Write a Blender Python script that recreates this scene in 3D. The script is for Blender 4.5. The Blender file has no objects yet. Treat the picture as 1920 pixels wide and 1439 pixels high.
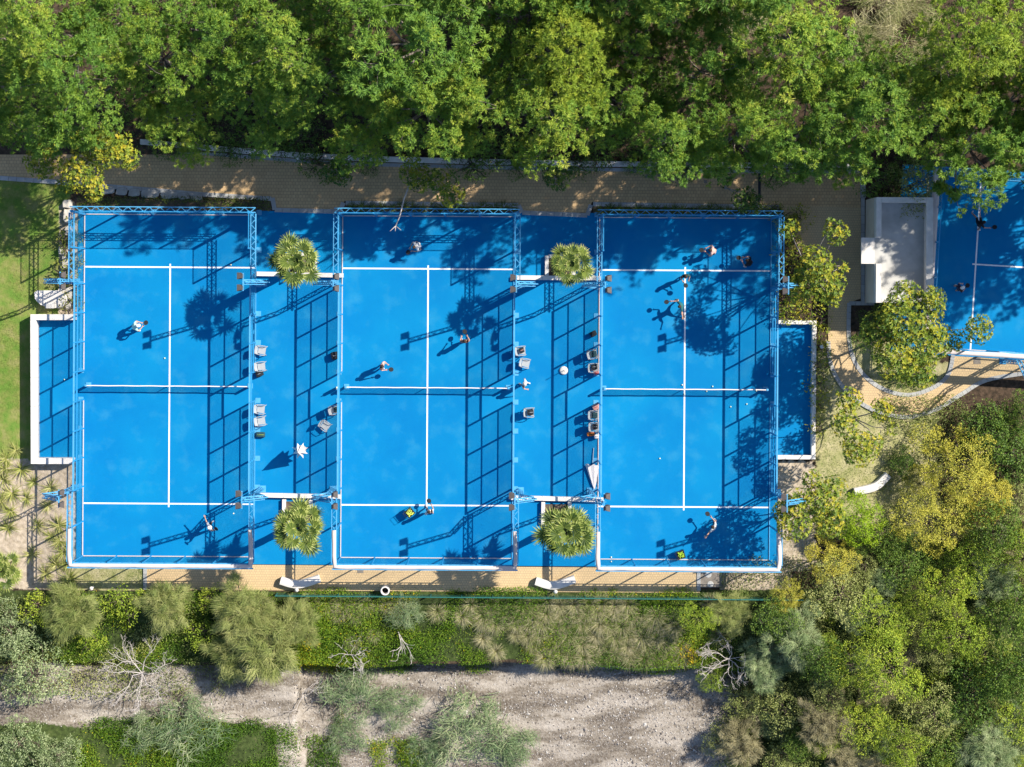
import bpy, bmesh, math, random
import numpy as np
from mathutils import Vector, Matrix

# ------------------------------------------------------------------ camera, sky, sun
SC = bpy.context.scene
COL = SC.collection
S = 31.9                      # photo pixels per metre on the ground
TH = math.radians(0.36)
NX, NY, H = 908.0, 568.0, 121.0   # pixel straight under the drone, drone height in metres
CT, ST = math.cos(TH), math.sin(TH)

def W(u, v, z=0.0):
    f = (H - z) / H
    du = NX + (u - NX) * f - 960.0
    dv = NY + (v - NY) * f - 719.5
    return ((du * CT + dv * ST) / S, (du * ST - dv * CT) / S)

cam_d = bpy.data.cameras.new('camera')
cam = bpy.data.objects.new('camera', cam_d)
COL.objects.link(cam)
cx, cy = W(NX, NY)
cam.location = (cx, cy, H)
cam.rotation_euler = (0, 0, TH)
cam_d.sensor_width = 36.0
cam_d.lens = 36.0 * H * S / 1920.0
cam_d.shift_x = (960 - NX) / 1920.0
cam_d.shift_y = -(719.5 - NY) / 1920.0
cam_d.clip_start = 1.0
cam_d.clip_end = 2000.0
SC.camera = cam

EL, AZ = math.radians(43.5), math.radians(28.6)      # sun: up right in the picture
SUN = Vector((math.cos(EL) * math.cos(AZ), math.cos(EL) * math.sin(AZ), math.sin(EL)))
world = bpy.data.worlds.new('World')
SC.world = world
world.use_nodes = True
wn = world.node_tree.nodes
wl = world.node_tree.links
sky = wn.new('ShaderNodeTexSky')
sky.sky_type = 'NISHITA'
sky.sun_disc = False
sky.sun_elevation = EL
sky.sun_rotation = math.atan2(SUN.x, SUN.y)
sky.altitude = 50
sky.ozone_density = 4.0
bg = wn['Background']
wl.new(sky.outputs[0], bg.inputs[0])
bg.inputs[1].default_value = 0.098
sun_d = bpy.data.lights.new('sun', 'SUN')
sun_d.energy = 4.8
sun_d.angle = math.radians(0.53)
sun_d.color = (1.0, 0.94, 0.82)
sun_o = bpy.data.objects.new('sun', sun_d)
COL.objects.link(sun_o)
sun_o.location = SUN * 150
sun_o.rotation_euler = (-SUN).to_track_quat('-Z', 'Y').to_euler()
SC.view_settings.view_transform = 'Standard'
SC.view_settings.look = 'None'
SC.view_settings.gamma = 1.0
SC.view_settings.exposure = 0.75
SC.render.film_transparent = False
try:
    SC.cycles.max_bounces = 6
    SC.cycles.diffuse_bounces = 2
    SC.cycles.transparent_max_bounces = 16
except Exception:
    pass

# ------------------------------------------------------------------ helpers
def tag(o, label=None, cat=None, group=None, kind=None):
    if label: o['label'] = label
    if cat: o['category'] = cat
    if group: o['group'] = group
    if kind: o['kind'] = kind
    return o

def empty(name, loc=(0, 0, 0), rz=0.0):
    o = bpy.data.objects.new(name, None)
    o.location = loc
    o.rotation_euler = (0, 0, rz)
    o.empty_display_size = 0.2
    COL.objects.link(o)
    return o

def thing(name, label, cat, loc=(0, 0, 0), rz=0.0, group=None):
    return tag(empty(name, loc, rz), label, cat, group)

def put(name, me, parent=None, loc=(0, 0, 0), rz=0.0):
    o = bpy.data.objects.new(name, me)
    o.location = loc
    o.rotation_euler = (0, 0, rz)
    COL.objects.link(o)
    if parent is not None: o.parent = parent
    return o

def copy_tree(o, parent=None):
    c = o.copy()
    COL.objects.link(c)
    c.parent = parent
    for ch in o.children:
        copy_tree(ch, c)
    return c

class MB:
    def __init__(self):
        self.v = []; self.f = []
    def add(self, vs, fs):
        n = len(self.v)
        self.v += [tuple(p) for p in vs]
        self.f += [tuple(i + n for i in f) for f in fs]
        return self
    def box(self, c, s, rz=0.0, taper=1.0):
        x, y, z = s[0] / 2, s[1] / 2, s[2] / 2
        ca, sa = math.cos(rz), math.sin(rz)
        vs = []
        for dz, t in ((-z, 1.0), (z, taper)):
            for dx, dy in ((-x, -y), (x, -y), (x, y), (-x, y)):
                px, py = dx * t, dy * t
                vs.append((c[0] + px * ca - py * sa, c[1] + px * sa + py * ca, c[2] + dz))
        return self.add(vs, [(3, 2, 1, 0), (4, 5, 6, 7), (0, 1, 5, 4), (1, 2, 6, 5), (2, 3, 7, 6), (3, 0, 4, 7)])
    def bar(self, p, q, w, h=None):
        p, q = Vector(p), Vector(q)
        d = (q - p).normalized()
        a = d.cross(Vector((0, 0, 1)))
        if a.length < 1e-4: a = Vector((1, 0, 0))
        a.normalize(); b = a.cross(d)
        a *= w / 2; b *= (h or w) / 2
        vs = [p - a - b, p + a - b, p + a + b, p - a + b, q - a - b, q + a - b, q + a + b, q - a + b]
        return self.add(vs, [(0, 1, 2, 3), (7, 6, 5, 4), (4, 5, 1, 0), (5, 6, 2, 1), (6, 7, 3, 2), (7, 4, 0, 3)])
    def tube(self, pts, rad, n=8, cap=True):
        pts = [Vector(p) for p in pts]
        if not hasattr(rad, '__len__'): rad = [rad] * len(pts)
        vs = []; fs = []
        ref = Vector((0.31, 0.95, 0.12))
        for i, p in enumerate(pts):
            d = (pts[min(i + 1, len(pts) - 1)] - pts[max(i - 1, 0)])
            if d.length < 1e-6: d = Vector((0, 0, 1))
            d.normalize()
            a = d.cross(ref)
            if a.length < 0.05: a = d.cross(Vector((1, 0, 0)))
            a.normalize(); b = d.cross(a)
            for k in range(n):
                t = 2 * math.pi * k / n
                vs.append(p + (a * math.cos(t) + b * math.sin(t)) * rad[i])
        for i in range(len(pts) - 1):
            for k in range(n):
                k2 = (k + 1) % n
                fs.append((i * n + k, i * n + k2, (i + 1) * n + k2, (i + 1) * n + k))
        if cap:
            fs.append(tuple(range(n - 1, -1, -1)))
            fs.append(tuple((len(pts) - 1) * n + k for k in range(n)))
        return self.add(vs, fs)
    def lathe(self, prof, n=20, c=(0, 0, 0)):
        vs = []; fs = []
        for r, z in prof:
            for k in range(n):
                t = 2 * math.pi * k / n
                vs.append((c[0] + r * math.cos(t), c[1] + r * math.sin(t), c[2] + z))
        for i in range(len(prof) - 1):
            for k in range(n):
                k2 = (k + 1) % n
                fs.append((i * n + k, i * n + k2, (i + 1) * n + k2, (i + 1) * n + k))
        return self.add(vs, fs)
    def prism(self, poly, z0, z1):
        n = len(poly)
        area = sum(poly[i][0] * poly[(i + 1) % n][1] - poly[(i + 1) % n][0] * poly[i][1] for i in range(n))
        if area < 0: poly = poly[::-1]
        vs = [(p[0], p[1], z0) for p in poly] + [(p[0], p[1], z1) for p in poly]
        fs = [tuple(range(n - 1, -1, -1)), tuple(range(n, 2 * n))]
        fs += [(i, (i + 1) % n, n + (i + 1) % n, n + i) for i in range(n)]
        return self.add(vs, fs)
    def ellipsoid(self, c, r, n=12, m=8):
        vs = [(c[0], c[1], c[2] - r[2])]
        for i in range(1, m):
            t = math.pi * i / m
            for k in range(n):
                a = 2 * math.pi * k / n
                vs.append((c[0] + r[0] * math.sin(t) * math.cos(a), c[1] + r[1] * math.sin(t) * math.sin(a), c[2] - r[2] * math.cos(t)))
        vs.append((c[0], c[1], c[2] + r[2]))
        fs = [(0, 1 + (k + 1) % n, 1 + k) for k in range(n)]
        for i in range(m - 2):
            for k in range(n):
                a, b = 1 + i * n + k, 1 + i * n + (k + 1) % n
                fs.append((a, b, b + n, a + n))
        t = len(vs) - 1; o = 1 + (m - 2) * n
        fs += [(o + k, o + (k + 1) % n, t) for k in range(n)]
        return self.add(vs, fs)
    def mesh(self, name, mat, smooth=False, bevel=0.0):
        me = bpy.data.meshes.new(name)
        me.from_pydata(self.v, [], self.f)
        if bevel:
            bm = bmesh.new(); bm.from_mesh(me)
            bmesh.ops.bevel(bm, geom=[e for e in bm.edges], offset=bevel, segments=2, affect='EDGES', profile=0.5)
            bm.to_mesh(me); bm.free()
        me.materials.append(mat)
        if smooth: me.polygons.foreach_set('use_smooth', [True] * len(me.polygons))
        me.update()
        return me
    def build(self, name, mat, parent=None, smooth=False, bevel=0.0, loc=(0, 0, 0), rz=0.0):
        return put(name, self.mesh(name, mat, smooth, bevel), parent, loc, rz)

def np_mesh(name, verts, nper, mat, var=None, smooth=False):
    """verts (N*nper,3); one n-gon for each nper vertices"""
    n = len(verts); nf = n // nper
    me = bpy.data.meshes.new(name)
    me.vertices.add(n); me.vertices.foreach_set('co', np.ascontiguousarray(verts, dtype=np.float32).ravel())
    me.loops.add(n); me.loops.foreach_set('vertex_index', np.arange(n, dtype=np.int32))
    me.polygons.add(nf)
    me.polygons.foreach_set('loop_start', np.arange(0, n, nper, dtype=np.int32))
    if var is not None:
        a = me.attributes.new('v', 'FLOAT', 'POINT')
        a.data.foreach_set('value', np.repeat(var, nper).astype(np.float32))
    me.materials.append(mat)
    me.update(calc_edges=True)
    return me

# ------------------------------------------------------------------ materials
def new_mat(name, rough=0.7, spec=0.3):
    m = bpy.data.materials.new(name); m.use_nodes = True
    nt = m.node_tree; b = nt.nodes['Principled BSDF']
    b.inputs['Roughness'].default_value = rough
    b.inputs['Specular IOR Level'].default_value = spec
    return m, nt, b

def node(nt, t, **kw):
    n = nt.nodes.new(t)
    for k, v in kw.items():
        if k in n.inputs.keys(): n.inputs[k].default_value = v
        else: setattr(n, k, v)
    return n

def ramp(nt, fac, stops):
    r = nt.nodes.new('ShaderNodeValToRGB')
    els = r.color_ramp.elements
    while len(els) < len(stops): els.new(0.5)
    for e, (p, c) in zip(els, stops):
        e.position = p; e.color = (c[0], c[1], c[2], 1)
    nt.links.new(fac, r.inputs[0])
    return r.outputs[0]

def noise(nt, scale, detail=4, coord='Object', rough=0.55):
    tc = nt.nodes.new('ShaderNodeTexCoord')
    n = node(nt, 'ShaderNodeTexNoise', Scale=scale, Detail=detail, Roughness=rough)
    nt.links.new(tc.outputs[coord], n.inputs['Vector'])
    return n.outputs['Fac']

def mixc(nt, fac, a, b, mode='MIX'):
    n = nt.nodes.new('ShaderNodeMix'); n.data_type = 'RGBA'; n.blend_type = mode
    for s, x in ((n.inputs[0], fac), (n.inputs[6], a), (n.inputs[7], b)):
        if hasattr(x, 'links'): nt.links.new(x, s)
        elif isinstance(x, (int, float)): s.default_value = x
        else: s.default_value = (x[0], x[1], x[2], 1)
    return n.outputs[2]

def math_n(nt, op, a, b=None):
    n = nt.nodes.new('ShaderNodeMath'); n.operation = op
    for s, x in ((n.inputs[0], a), (n.inputs[1], b)):
        if x is None: continue
        if hasattr(x, 'links'): nt.links.new(x, s)
        else: s.default_value = x
    return n.outputs[0]

def bump(nt, b, h, strength=0.3, dist=0.02):
    n = node(nt, 'ShaderNodeBump', Strength=strength, Distance=dist)
    nt.links.new(h, n.inputs['Height']); nt.links.new(n.outputs[0], b.inputs['Normal'])

def plain(name, col, rough=0.6, var=0.12, scale=6.0, metal=0.0, spec=0.3):
    m, nt, b = new_mat(name, rough, spec)
    b.inputs['Metallic'].default_value = metal
    f = noise(nt, scale)
    c = ramp(nt, f, [(0.3, [x * (1 - var) for x in col]), (0.7, [min(1, x * (1 + var)) for x in col])])
    nt.links.new(c, b.inputs['Base Color'])
    return m

M = {}
M['blue_paint'] = plain('blue_paint', (0.03, 0.27, 0.55), 0.4, 0.1)
M['pale_blue'] = plain('pale_blue_paint', (0.08, 0.33, 0.58), 0.4, 0.1)
M['white_paint'] = plain('white_paint', (0.66, 0.62, 0.58), 0.7, 0.10, 2.5)
M['line_white'] = plain('line_white', (0.78, 0.78, 0.80), 0.6, 0.08, 3)
M['cream'] = plain('cream_plaster', (0.62, 0.52, 0.42), 0.8, 0.08, 1.6)
M['concrete'] = plain('pale_concrete', (0.46, 0.45, 0.43), 0.85, 0.16, 1.3)
M['white_cloth'] = plain('white_cloth', (0.78, 0.72, 0.70), 0.9, 0.06, 9)
M['rim_cloth'] = plain('rim_cloth', (0.60, 0.52, 0.49), 0.9, 0.06, 5)
M['grey_plastic'] = plain('grey_plastic', (0.36, 0.38, 0.40), 0.5, 0.04)
M['dark_metal'] = plain('dark_metal', (0.03, 0.03, 0.035), 0.45, 0.1, 8)
M['lamp_case'] = plain('lamp_case', (0.10, 0.085, 0.08), 0.5, 0.15, 12)
M['lamp_glass'] = plain('lamp_glass', (0.62, 0.60, 0.58), 0.25, 0.05)
M['black_fabric'] = plain('black_fabric', (0.018, 0.02, 0.024), 0.85, 0.3, 14)
M['teal_fabric'] = plain('teal_fabric', (0.02, 0.06, 0.075), 0.85, 0.3, 14)
M['orange_fabric'] = plain('orange_fabric', (0.62, 0.17, 0.03), 0.8, 0.3, 12)
M['red_fabric'] = plain('red_fabric', (0.55, 0.05, 0.05), 0.8, 0.2, 12)
M['green_fabric'] = plain('green_fabric', (0.30, 0.42, 0.06), 0.8, 0.3, 12)
M['pink_fabric'] = plain('pink_fabric', (0.62, 0.33, 0.28), 0.8, 0.2, 12)
M['ball'] = plain('ball_felt', (0.62, 0.68, 0.12), 0.9, 0.2, 30)
M['ball_green'] = plain('ball_felt_green', (0.34, 0.50, 0.04), 0.9, 0.3, 30)
M['pale_ball'] = plain('pale_ball_felt', (0.75, 0.78, 0.55), 0.9, 0.1, 30)
M['teal_rail'] = plain('teal_rail', (0.02, 0.13, 0.115), 0.6, 0.15)
M['bark'] = plain('bark', (0.115, 0.085, 0.065), 0.95, 0.4, 5)
M['pine_bark'] = plain('pine_bark', (0.20, 0.165, 0.14), 0.95, 0.3, 5)
M['pale_bark'] = plain('pale_bark', (0.30, 0.26, 0.22), 0.95, 0.25, 6)
M['dead_wood'] = plain('dead_wood', (0.50, 0.45, 0.42), 0.95, 0.25, 6)
M['dark_soil'] = plain('dark_soil', (0.10, 0.075, 0.055), 1.0, 0.4, 3)
M['boulder'] = plain('boulder_stone', (0.50, 0.46, 0.40), 0.95, 0.2, 2.5)
M['flagstone'] = plain('flagstone', (0.36, 0.35, 0.33), 0.95, 0.25, 2)
M['iron'] = plain('cast_iron', (0.22, 0.19, 0.16), 0.8, 0.2, 4)
M['skin'] = plain('skin', (0.52, 0.30, 0.21), 0.6, 0.05)

def kerb_mat():
    m, nt, b = new_mat('kerb_concrete', 0.9)
    oi = nt.nodes.new('ShaderNodeObjectInfo')
    c = ramp(nt, oi.outputs['Random'], [(0.0, (0.34, 0.345, 0.35)), (1.0, (0.46, 0.46, 0.455))])
    f = noise(nt, 6)
    c2 = mixc(nt, math_n(nt, 'MULTIPLY', f, 0.5), c, (0.24, 0.23, 0.21))
    nt.links.new(c2, b.inputs['Base Color']); bump(nt, b, f, 0.3)
    return m
M['kerb'] = kerb_mat()

def court_mat():
    m, nt, b = new_mat('blue_court', 0.75, 0.08)
    f1 = noise(nt, 0.22, 3); f2 = noise(nt, 2.2, 6); f3 = noise(nt, 26, 3); f4 = noise(nt, 0.9, 5)
    c = ramp(nt, f1, [(0.35, (0.0, 0.148, 0.395)), (0.68, (0.001, 0.198, 0.44))])
    c = mixc(nt, math_n(nt, 'MULTIPLY', f2, 0.3), c, (0.006, 0.23, 0.44))
    dust = ramp(nt, f4, [(0.52, (0, 0, 0)), (0.78, (1, 1, 1))])
    c = mixc(nt, math_n(nt, 'MULTIPLY', dust, 0.30), c, (0.06, 0.30, 0.45))
    sp = ramp(nt, noise(nt, 9, 5), [(0.60, (0, 0, 0)), (0.72, (1, 1, 1))])
    c = mixc(nt, math_n(nt, 'MULTIPLY', sp, 0.25), c, (0.0, 0.12, 0.33))
    nt.links.new(c, b.inputs['Base Color'])
    bump(nt, b, f3, 0.25, 0.01)
    return m
M['court'] = court_mat()

def paver_mat(name, c1, c2, cm, bw=0.2, bh=0.19, rot=0.0):
    m, nt, b = new_mat(name, 0.92, 0.15)
    tc = nt.nodes.new('ShaderNodeTexCoord'); mp = node(nt, 'ShaderNodeMapping')
    mp.inputs['Rotation'].default_value = (0, 0, rot)
    nt.links.new(tc.outputs['Object'], mp.inputs['Vector'])
    br = nt.nodes.new('ShaderNodeTexBrick')
    br.offset = 0.5
    for k, v in (('Scale', 1.0), ('Mortar Size', 0.011), ('Mortar Smooth', 0.3), ('Bias', 0.0), ('Brick Width', bw), ('Row Height', bh)):
        br.inputs[k].default_value = v
    br.inputs['Color1'].default_value = (*c1, 1); br.inputs['Color2'].default_value = (*c2, 1); br.inputs['Mortar'].default_value = (*cm, 1)
    nt.links.new(mp.outputs[0], br.inputs['Vector'])
    f = noise(nt, 0.6, 5); st = ramp(nt, f, [(0.5, (0, 0, 0)), (0.75, (1, 1, 1))])
    c = mixc(nt, math_n(nt, 'MULTIPLY', st, 0.35), br.outputs['Color'], [x * 0.62 for x in c1])
    f2 = noise(nt, 5, 4)
    c = mixc(nt, math_n(nt, 'MULTIPLY', f2, 0.3), c, [x * 0.75 for x in c2])
    nt.links.new(c, b.inputs['Base Color'])
    bump(nt, b, br.outputs['Fac'], -0.5, 0.01)
    return m
M['paver'] = paver_mat('yellow_paver', (0.62, 0.43, 0.23), (0.53, 0.36, 0.19), (0.26, 0.18, 0.11))
M['paver_pale'] = paver_mat('pale_paver', (0.62, 0.45, 0.25), (0.56, 0.41, 0.23), (0.33, 0.25, 0.17), 0.145, 0.145)

def ground_mat():
    m, nt, b = new_mat('ground_cover', 1.0, 0.1)
    def att(n):
        a = nt.nodes.new('ShaderNodeAttribute'); a.attribute_name = n; return a.outputs['Fac']
    f = noise(nt, 0.5, 6); f2 = noise(nt, 4.0, 6); f3 = noise(nt, 18, 5); f4 = noise(nt, 1.3, 5)
    litter = ramp(nt, f2, [(0.3, (0.030, 0.024, 0.018)), (0.55, (0.075, 0.052, 0.036)), (0.75, (0.13, 0.085, 0.06))])
    lawn = ramp(nt, f4, [(0.34, (0.27, 0.26, 0.10)), (0.47, (0.19, 0.24, 0.055)), (0.62, (0.10, 0.22, 0.028))])
    lawn = mixc(nt, math_n(nt, 'MULTIPLY', f3, 0.45), lawn, (0.20, 0.20, 0.07))
    sand = ramp(nt, f2, [(0.32, (0.34, 0.275, 0.20)), (0.65, (0.55, 0.46, 0.36))])
    sand = mixc(nt, math_n(nt, 'MULTIPLY', f3, 0.35), sand, (0.28, 0.22, 0.15))
    dry = ramp(nt, f4, [(0.36, (0.45, 0.40, 0.23)), (0.5, (0.36, 0.34, 0.16)), (0.66, (0.22, 0.24, 0.08))])
    dry = mixc(nt, math_n(nt, 'MULTIPLY', f3, 0.4), dry, (0.34, 0.29, 0.17))
    f5 = noise(nt, 9, 8, rough=0.7); f6 = noise(nt, 0.45, 5)
    gr = ramp(nt, f5, [(0.33, (0.06, 0.045, 0.04)), (0.46, (0.20, 0.17, 0.145)), (0.56, (0.33, 0.295, 0.26)), (0.68, (0.55, 0.51, 0.47))])
    tcg = nt.nodes.new('ShaderNodeTexCoord'); mpg = node(nt, 'ShaderNodeMapping'); mpg.inputs['Scale'].default_value = (0.35, 1.1, 1.0); mpg.inputs['Rotation'].default_value = (0, 0, 0.18)
    nt.links.new(tcg.outputs['Object'], mpg.inputs['Vector'])
    ng = node(nt, 'ShaderNodeTexNoise', Scale=1.0, Detail=7, Roughness=0.62); nt.links.new(mpg.outputs[0], ng.inputs['Vector']); f6 = ng.outputs['Fac']
    gr2 = ramp(nt, f6, [(0.40, (0.085, 0.065, 0.045)), (0.47, (0.20, 0.165, 0.125)), (0.53, (0.36, 0.315, 0.265)), (0.66, (0.50, 0.445, 0.39))])
    gravel = mixc(nt, 0.55, gr, gr2)
    bank = ramp(nt, f2, [(0.3, (0.025, 0.035, 0.012)), (0.6, (0.06, 0.085, 0.025)), (0.8, (0.13, 0.12, 0.06))])
    c = litter
    for nm, colr in (('lawn', lawn), ('sand', sand), ('dry', dry), ('gravel', gravel), ('bank', bank)):
        e = math_n(nt, 'ADD', att(nm), math_n(nt, 'MULTIPLY', math_n(nt, 'SUBTRACT', f2, 0.5), 0.7))
        k = ramp(nt, e, [(0.42, (0, 0, 0)), (0.58, (1, 1, 1))])
        c = mixc(nt, k, c, colr)
    nt.links.new(c, b.inputs['Base Color'])
    bump(nt, b, math_n(nt, 'ADD', f2, math_n(nt, 'MULTIPLY', f3, 0.4)), 0.8, 0.08)
    return m
M['ground'] = ground_mat()

def leaf_mat(name, stops, trans=0.3, rough=0.55, tint=0.12):
    """leaf colour varies leaf by leaf (attribute v) and a little plant by plant"""
    m, nt, b = new_mat(name, rough, 0.25)
    a = nt.nodes.new('ShaderNodeAttribute'); a.attribute_name = 'v'
    oi = nt.nodes.new('ShaderNodeObjectInfo')
    v = math_n(nt, 'ADD', a.outputs['Fac'], math_n(nt, 'MULTIPLY', math_n(nt, 'SUBTRACT', oi.outputs['Random'], 0.5), tint * 2))
    c = ramp(nt, v, stops)
    nt.links.new(c, b.inputs['Base Color'])
    t = nt.nodes.new('ShaderNodeBsdfTranslucent')
    nt.links.new(mixc(nt, 1.0, c, (1.0, 1.0, 0.55), 'MULTIPLY'), t.inputs['Color'])
    mx = nt.nodes.new('ShaderNodeMixShader'); mx.inputs[0].default_value = trans
    nt.links.new(b.outputs[0], mx.inputs[1]); nt.links.new(t.outputs[0], mx.inputs[2])
    nt.links.new(mx.outputs[0], nt.nodes['Material Output'].inputs['Surface'])
    return m
LM = lambda k, n, st, tr=0.17: M.__setitem__(k, leaf_mat(n, st, tr))
LM('pine', 'pine_needles', [(0.0, (0.07, 0.17, 0.03)), (0.5, (0.18, 0.31, 0.04)), (0.85, (0.34, 0.42, 0.045)), (1.0, (0.46, 0.48, 0.08))])
LM('pine_yellow', 'yellow_pine_needles', [(0.0, (0.14, 0.24, 0.03)), (0.5, (0.28, 0.37, 0.035)), (1.0, (0.46, 0.47, 0.05))])
LM('broad', 'whorled_leaves', [(0.0, (0.06, 0.12, 0.02)), (0.4, (0.17, 0.24, 0.025)), (0.75, (0.32, 0.34, 0.03)), (1.0, (0.45, 0.37, 0.03))])
LM('broad_dark', 'dark_whorled_leaves', [(0.0, (0.03, 0.08, 0.018)), (0.6, (0.08, 0.15, 0.022)), (1.0, (0.18, 0.22, 0.03))])
LM('dense', 'dense_leaves', [(0.0, (0.04, 0.09, 0.018)), (0.6, (0.11, 0.19, 0.028)), (1.0, (0.23, 0.30, 0.045))])
LM('bright', 'bright_leaves', [(0.0, (0.13, 0.22, 0.025)), (0.5, (0.27, 0.38, 0.035)), (1.0, (0.46, 0.50, 0.055))])
LM('mimosa', 'mimosa_leaves', [(0.0, (0.22, 0.25, 0.035)), (0.5, (0.45, 0.43, 0.06)), (1.0, (0.68, 0.58, 0.08))])
LM('olive', 'olive_leaves', [(0.0, (0.12, 0.16, 0.04)), (0.5, (0.27, 0.31, 0.085)), (1.0, (0.46, 0.46, 0.17))])
LM('greygreen', 'grey_green_leaves', [(0.0, (0.11, 0.17, 0.065)), (0.5, (0.25, 0.33, 0.14)), (1.0, (0.46, 0.50, 0.27))])
LM('broom', 'broom_stems', [(0.0, (0.12, 0.17, 0.04)), (0.5, (0.27, 0.31, 0.09)), (1.0, (0.43, 0.42, 0.17))], 0.2)
LM('drybush', 'dry_twigs', [(0.0, (0.18, 0.15, 0.09)), (0.5, (0.31, 0.28, 0.14)), (1.0, (0.46, 0.40, 0.24))], 0.1)
LM('reed', 'reed_leaves', [(0.0, (0.08, 0.15, 0.06)), (0.55, (0.20, 0.28, 0.13)), (1.0, (0.40, 0.43, 0.24))], 0.25)
LM('straw', 'straw_grass', [(0.0, (0.14, 0.18, 0.04)), (0.45, (0.33, 0.31, 0.14)), (1.0, (0.58, 0.51, 0.34))], 0.2)
LM('yucca', 'strap_leaves', [(0.0, (0.14, 0.18, 0.035)), (0.5, (0.31, 0.33, 0.08)), (1.0, (0.56, 0.52, 0.22))], 0.2)
M['herb'] = leaf_mat('herb_leaves', [(0.0, (0.05, 0.12, 0.012)), (0.45, (0.13, 0.25, 0.018)), (0.9, (0.27, 0.36, 0.03)), (0.955, (0.28, 0.36, 0.03)), (0.965, (0.62, 0.48, 0.01))], 0.3, tint=0.0)
LM('turf', 'turf_blades', [(0.0, (0.09, 0.21, 0.02)), (0.5, (0.18, 0.26, 0.04)), (1.0, (0.36, 0.35, 0.13))], 0.25)
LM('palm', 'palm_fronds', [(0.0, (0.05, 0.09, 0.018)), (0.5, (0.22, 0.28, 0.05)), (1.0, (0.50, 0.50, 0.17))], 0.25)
LM('hedge', 'hedge_leaves', [(0.0, (0.05, 0.09, 0.015)), (0.6, (0.13, 0.17, 0.03)), (1.0, (0.30, 0.29, 0.05))])
LM('round', 'round_bush_leaves', [(0.0, (0.10, 0.20, 0.006)), (0.5, (0.20, 0.34, 0.010)), (1.0, (0.34, 0.44, 0.02))])
LM('flower', 'yellow_flowers', [(0.0, (0.50, 0.34, 0.01)), (1.0, (0.75, 0.52, 0.02))], 0.2)

def wire_mat(name, col, pitch, duty):
    """welded wire mesh: square holes are really open"""
    m, nt, b = new_mat(name, 0.5)
    b.inputs['Base Color'].default_value = (*col, 1)
    tc = nt.nodes.new('ShaderNodeTexCoord'); sp = nt.nodes.new('ShaderNodeSeparateXYZ')
    nt.links.new(tc.outputs['Object'], sp.inputs[0])
    s = math_n(nt, 'ADD', sp.outputs[0], sp.outputs[1])
    def strip(x):
        return math_n(nt, 'LESS_THAN', math_n(nt, 'FRACT', math_n(nt, 'MULTIPLY', x, 1.0 / pitch)), duty)
    k = math_n(nt, 'MAXIMUM', strip(s), strip(sp.outputs[2]))
    t = nt.nodes.new('ShaderNodeBsdfTransparent')
    mx = nt.nodes.new('ShaderNodeMixShader')
    nt.links.new(k, mx.inputs[0]); nt.links.new(t.outputs[0], mx.inputs[1]); nt.links.new(b.outputs[0], mx.inputs[2])
    nt.links.new(mx.outputs[0], nt.nodes['Material Output'].inputs['Surface'])
    return m
M['mesh'] = wire_mat('blue_wire_mesh', (0.03, 0.30, 0.55), 0.05, 0.10)
M['mesh_mid'] = wire_mat('blue_wire_mesh_mid', (0.03, 0.30, 0.55), 0.05, 0.14)
M['mesh_low'] = wire_mat('blue_wire_mesh_low', (0.03, 0.30, 0.55), 0.05, 0.21)
M['net'] = wire_mat('dark_net_cord', (0.02, 0.03, 0.06), 0.045, 0.22)
M['green_mesh'] = wire_mat('teal_wire_mesh', (0.03, 0.16, 0.13), 0.06, 0.22)

# ------------------------------------------------------------------ terrain
def smooth(a, b, x):
    t = np.clip((x - a) / (b - a), 0, 1)
    return t * t * (3 - 2 * t)

RNG = np.random.default_rng(7)
_ph = RNG.uniform(0, 6.28, 24); _fr = RNG.uniform(0.25, 1.6, 24); _an = RNG.uniform(0, 6.28, 24)
def wob(x, y):
    r = 0
    for p, f, a in zip(_ph, _fr, _an):
        r = r + np.sin((x * np.cos(a) + y * np.sin(a)) * f + p) / (1 + f * 1.5)
    return r / 4.0

def to_px(x, y):
    du = (x * CT + y * ST) * S; dv = (x * ST - y * CT) * S
    return du + 960, dv + 719.5

def terrain(x, y):
    x = np.asarray(x, float); y = np.asarray(y, float)
    u, v = to_px(x, y)
    w = wob(x, y)
    edge = 1252 + 9 * w + 0.012 * (u - 700)
    z = -0.06 + 0 * x
    z = z - 1.1 * smooth(1122, edge - 12, v)
    lip = (u > 560) & (u < 1480)
    z = z - np.where(lip, 1.5, 0.5) * smooth(edge - 2, edge + 7, v)
    z = z + (1 - smooth(1290, 1480, u)) * smooth(1345, 1400, v + 10 * w) * (1 - smooth(430, 620, u)) * 0.6
    z = z + 0.9 * smooth(1380, 1520, u) * smooth(1122, 1250, v)
    rb = smooth(1262, 1290, v)
    z = z + rb * 0.10 * w
    z = z + 1.6 * (1 - smooth(120, 300, v)) + 0.25 * (1 - smooth(250, 305, v))
    z = z + 0.05 * w * smooth(1475, 1560, u) * smooth(790, 900, v)
    return z

def tz(x, y):
    return float(terrain(x, y))

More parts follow.
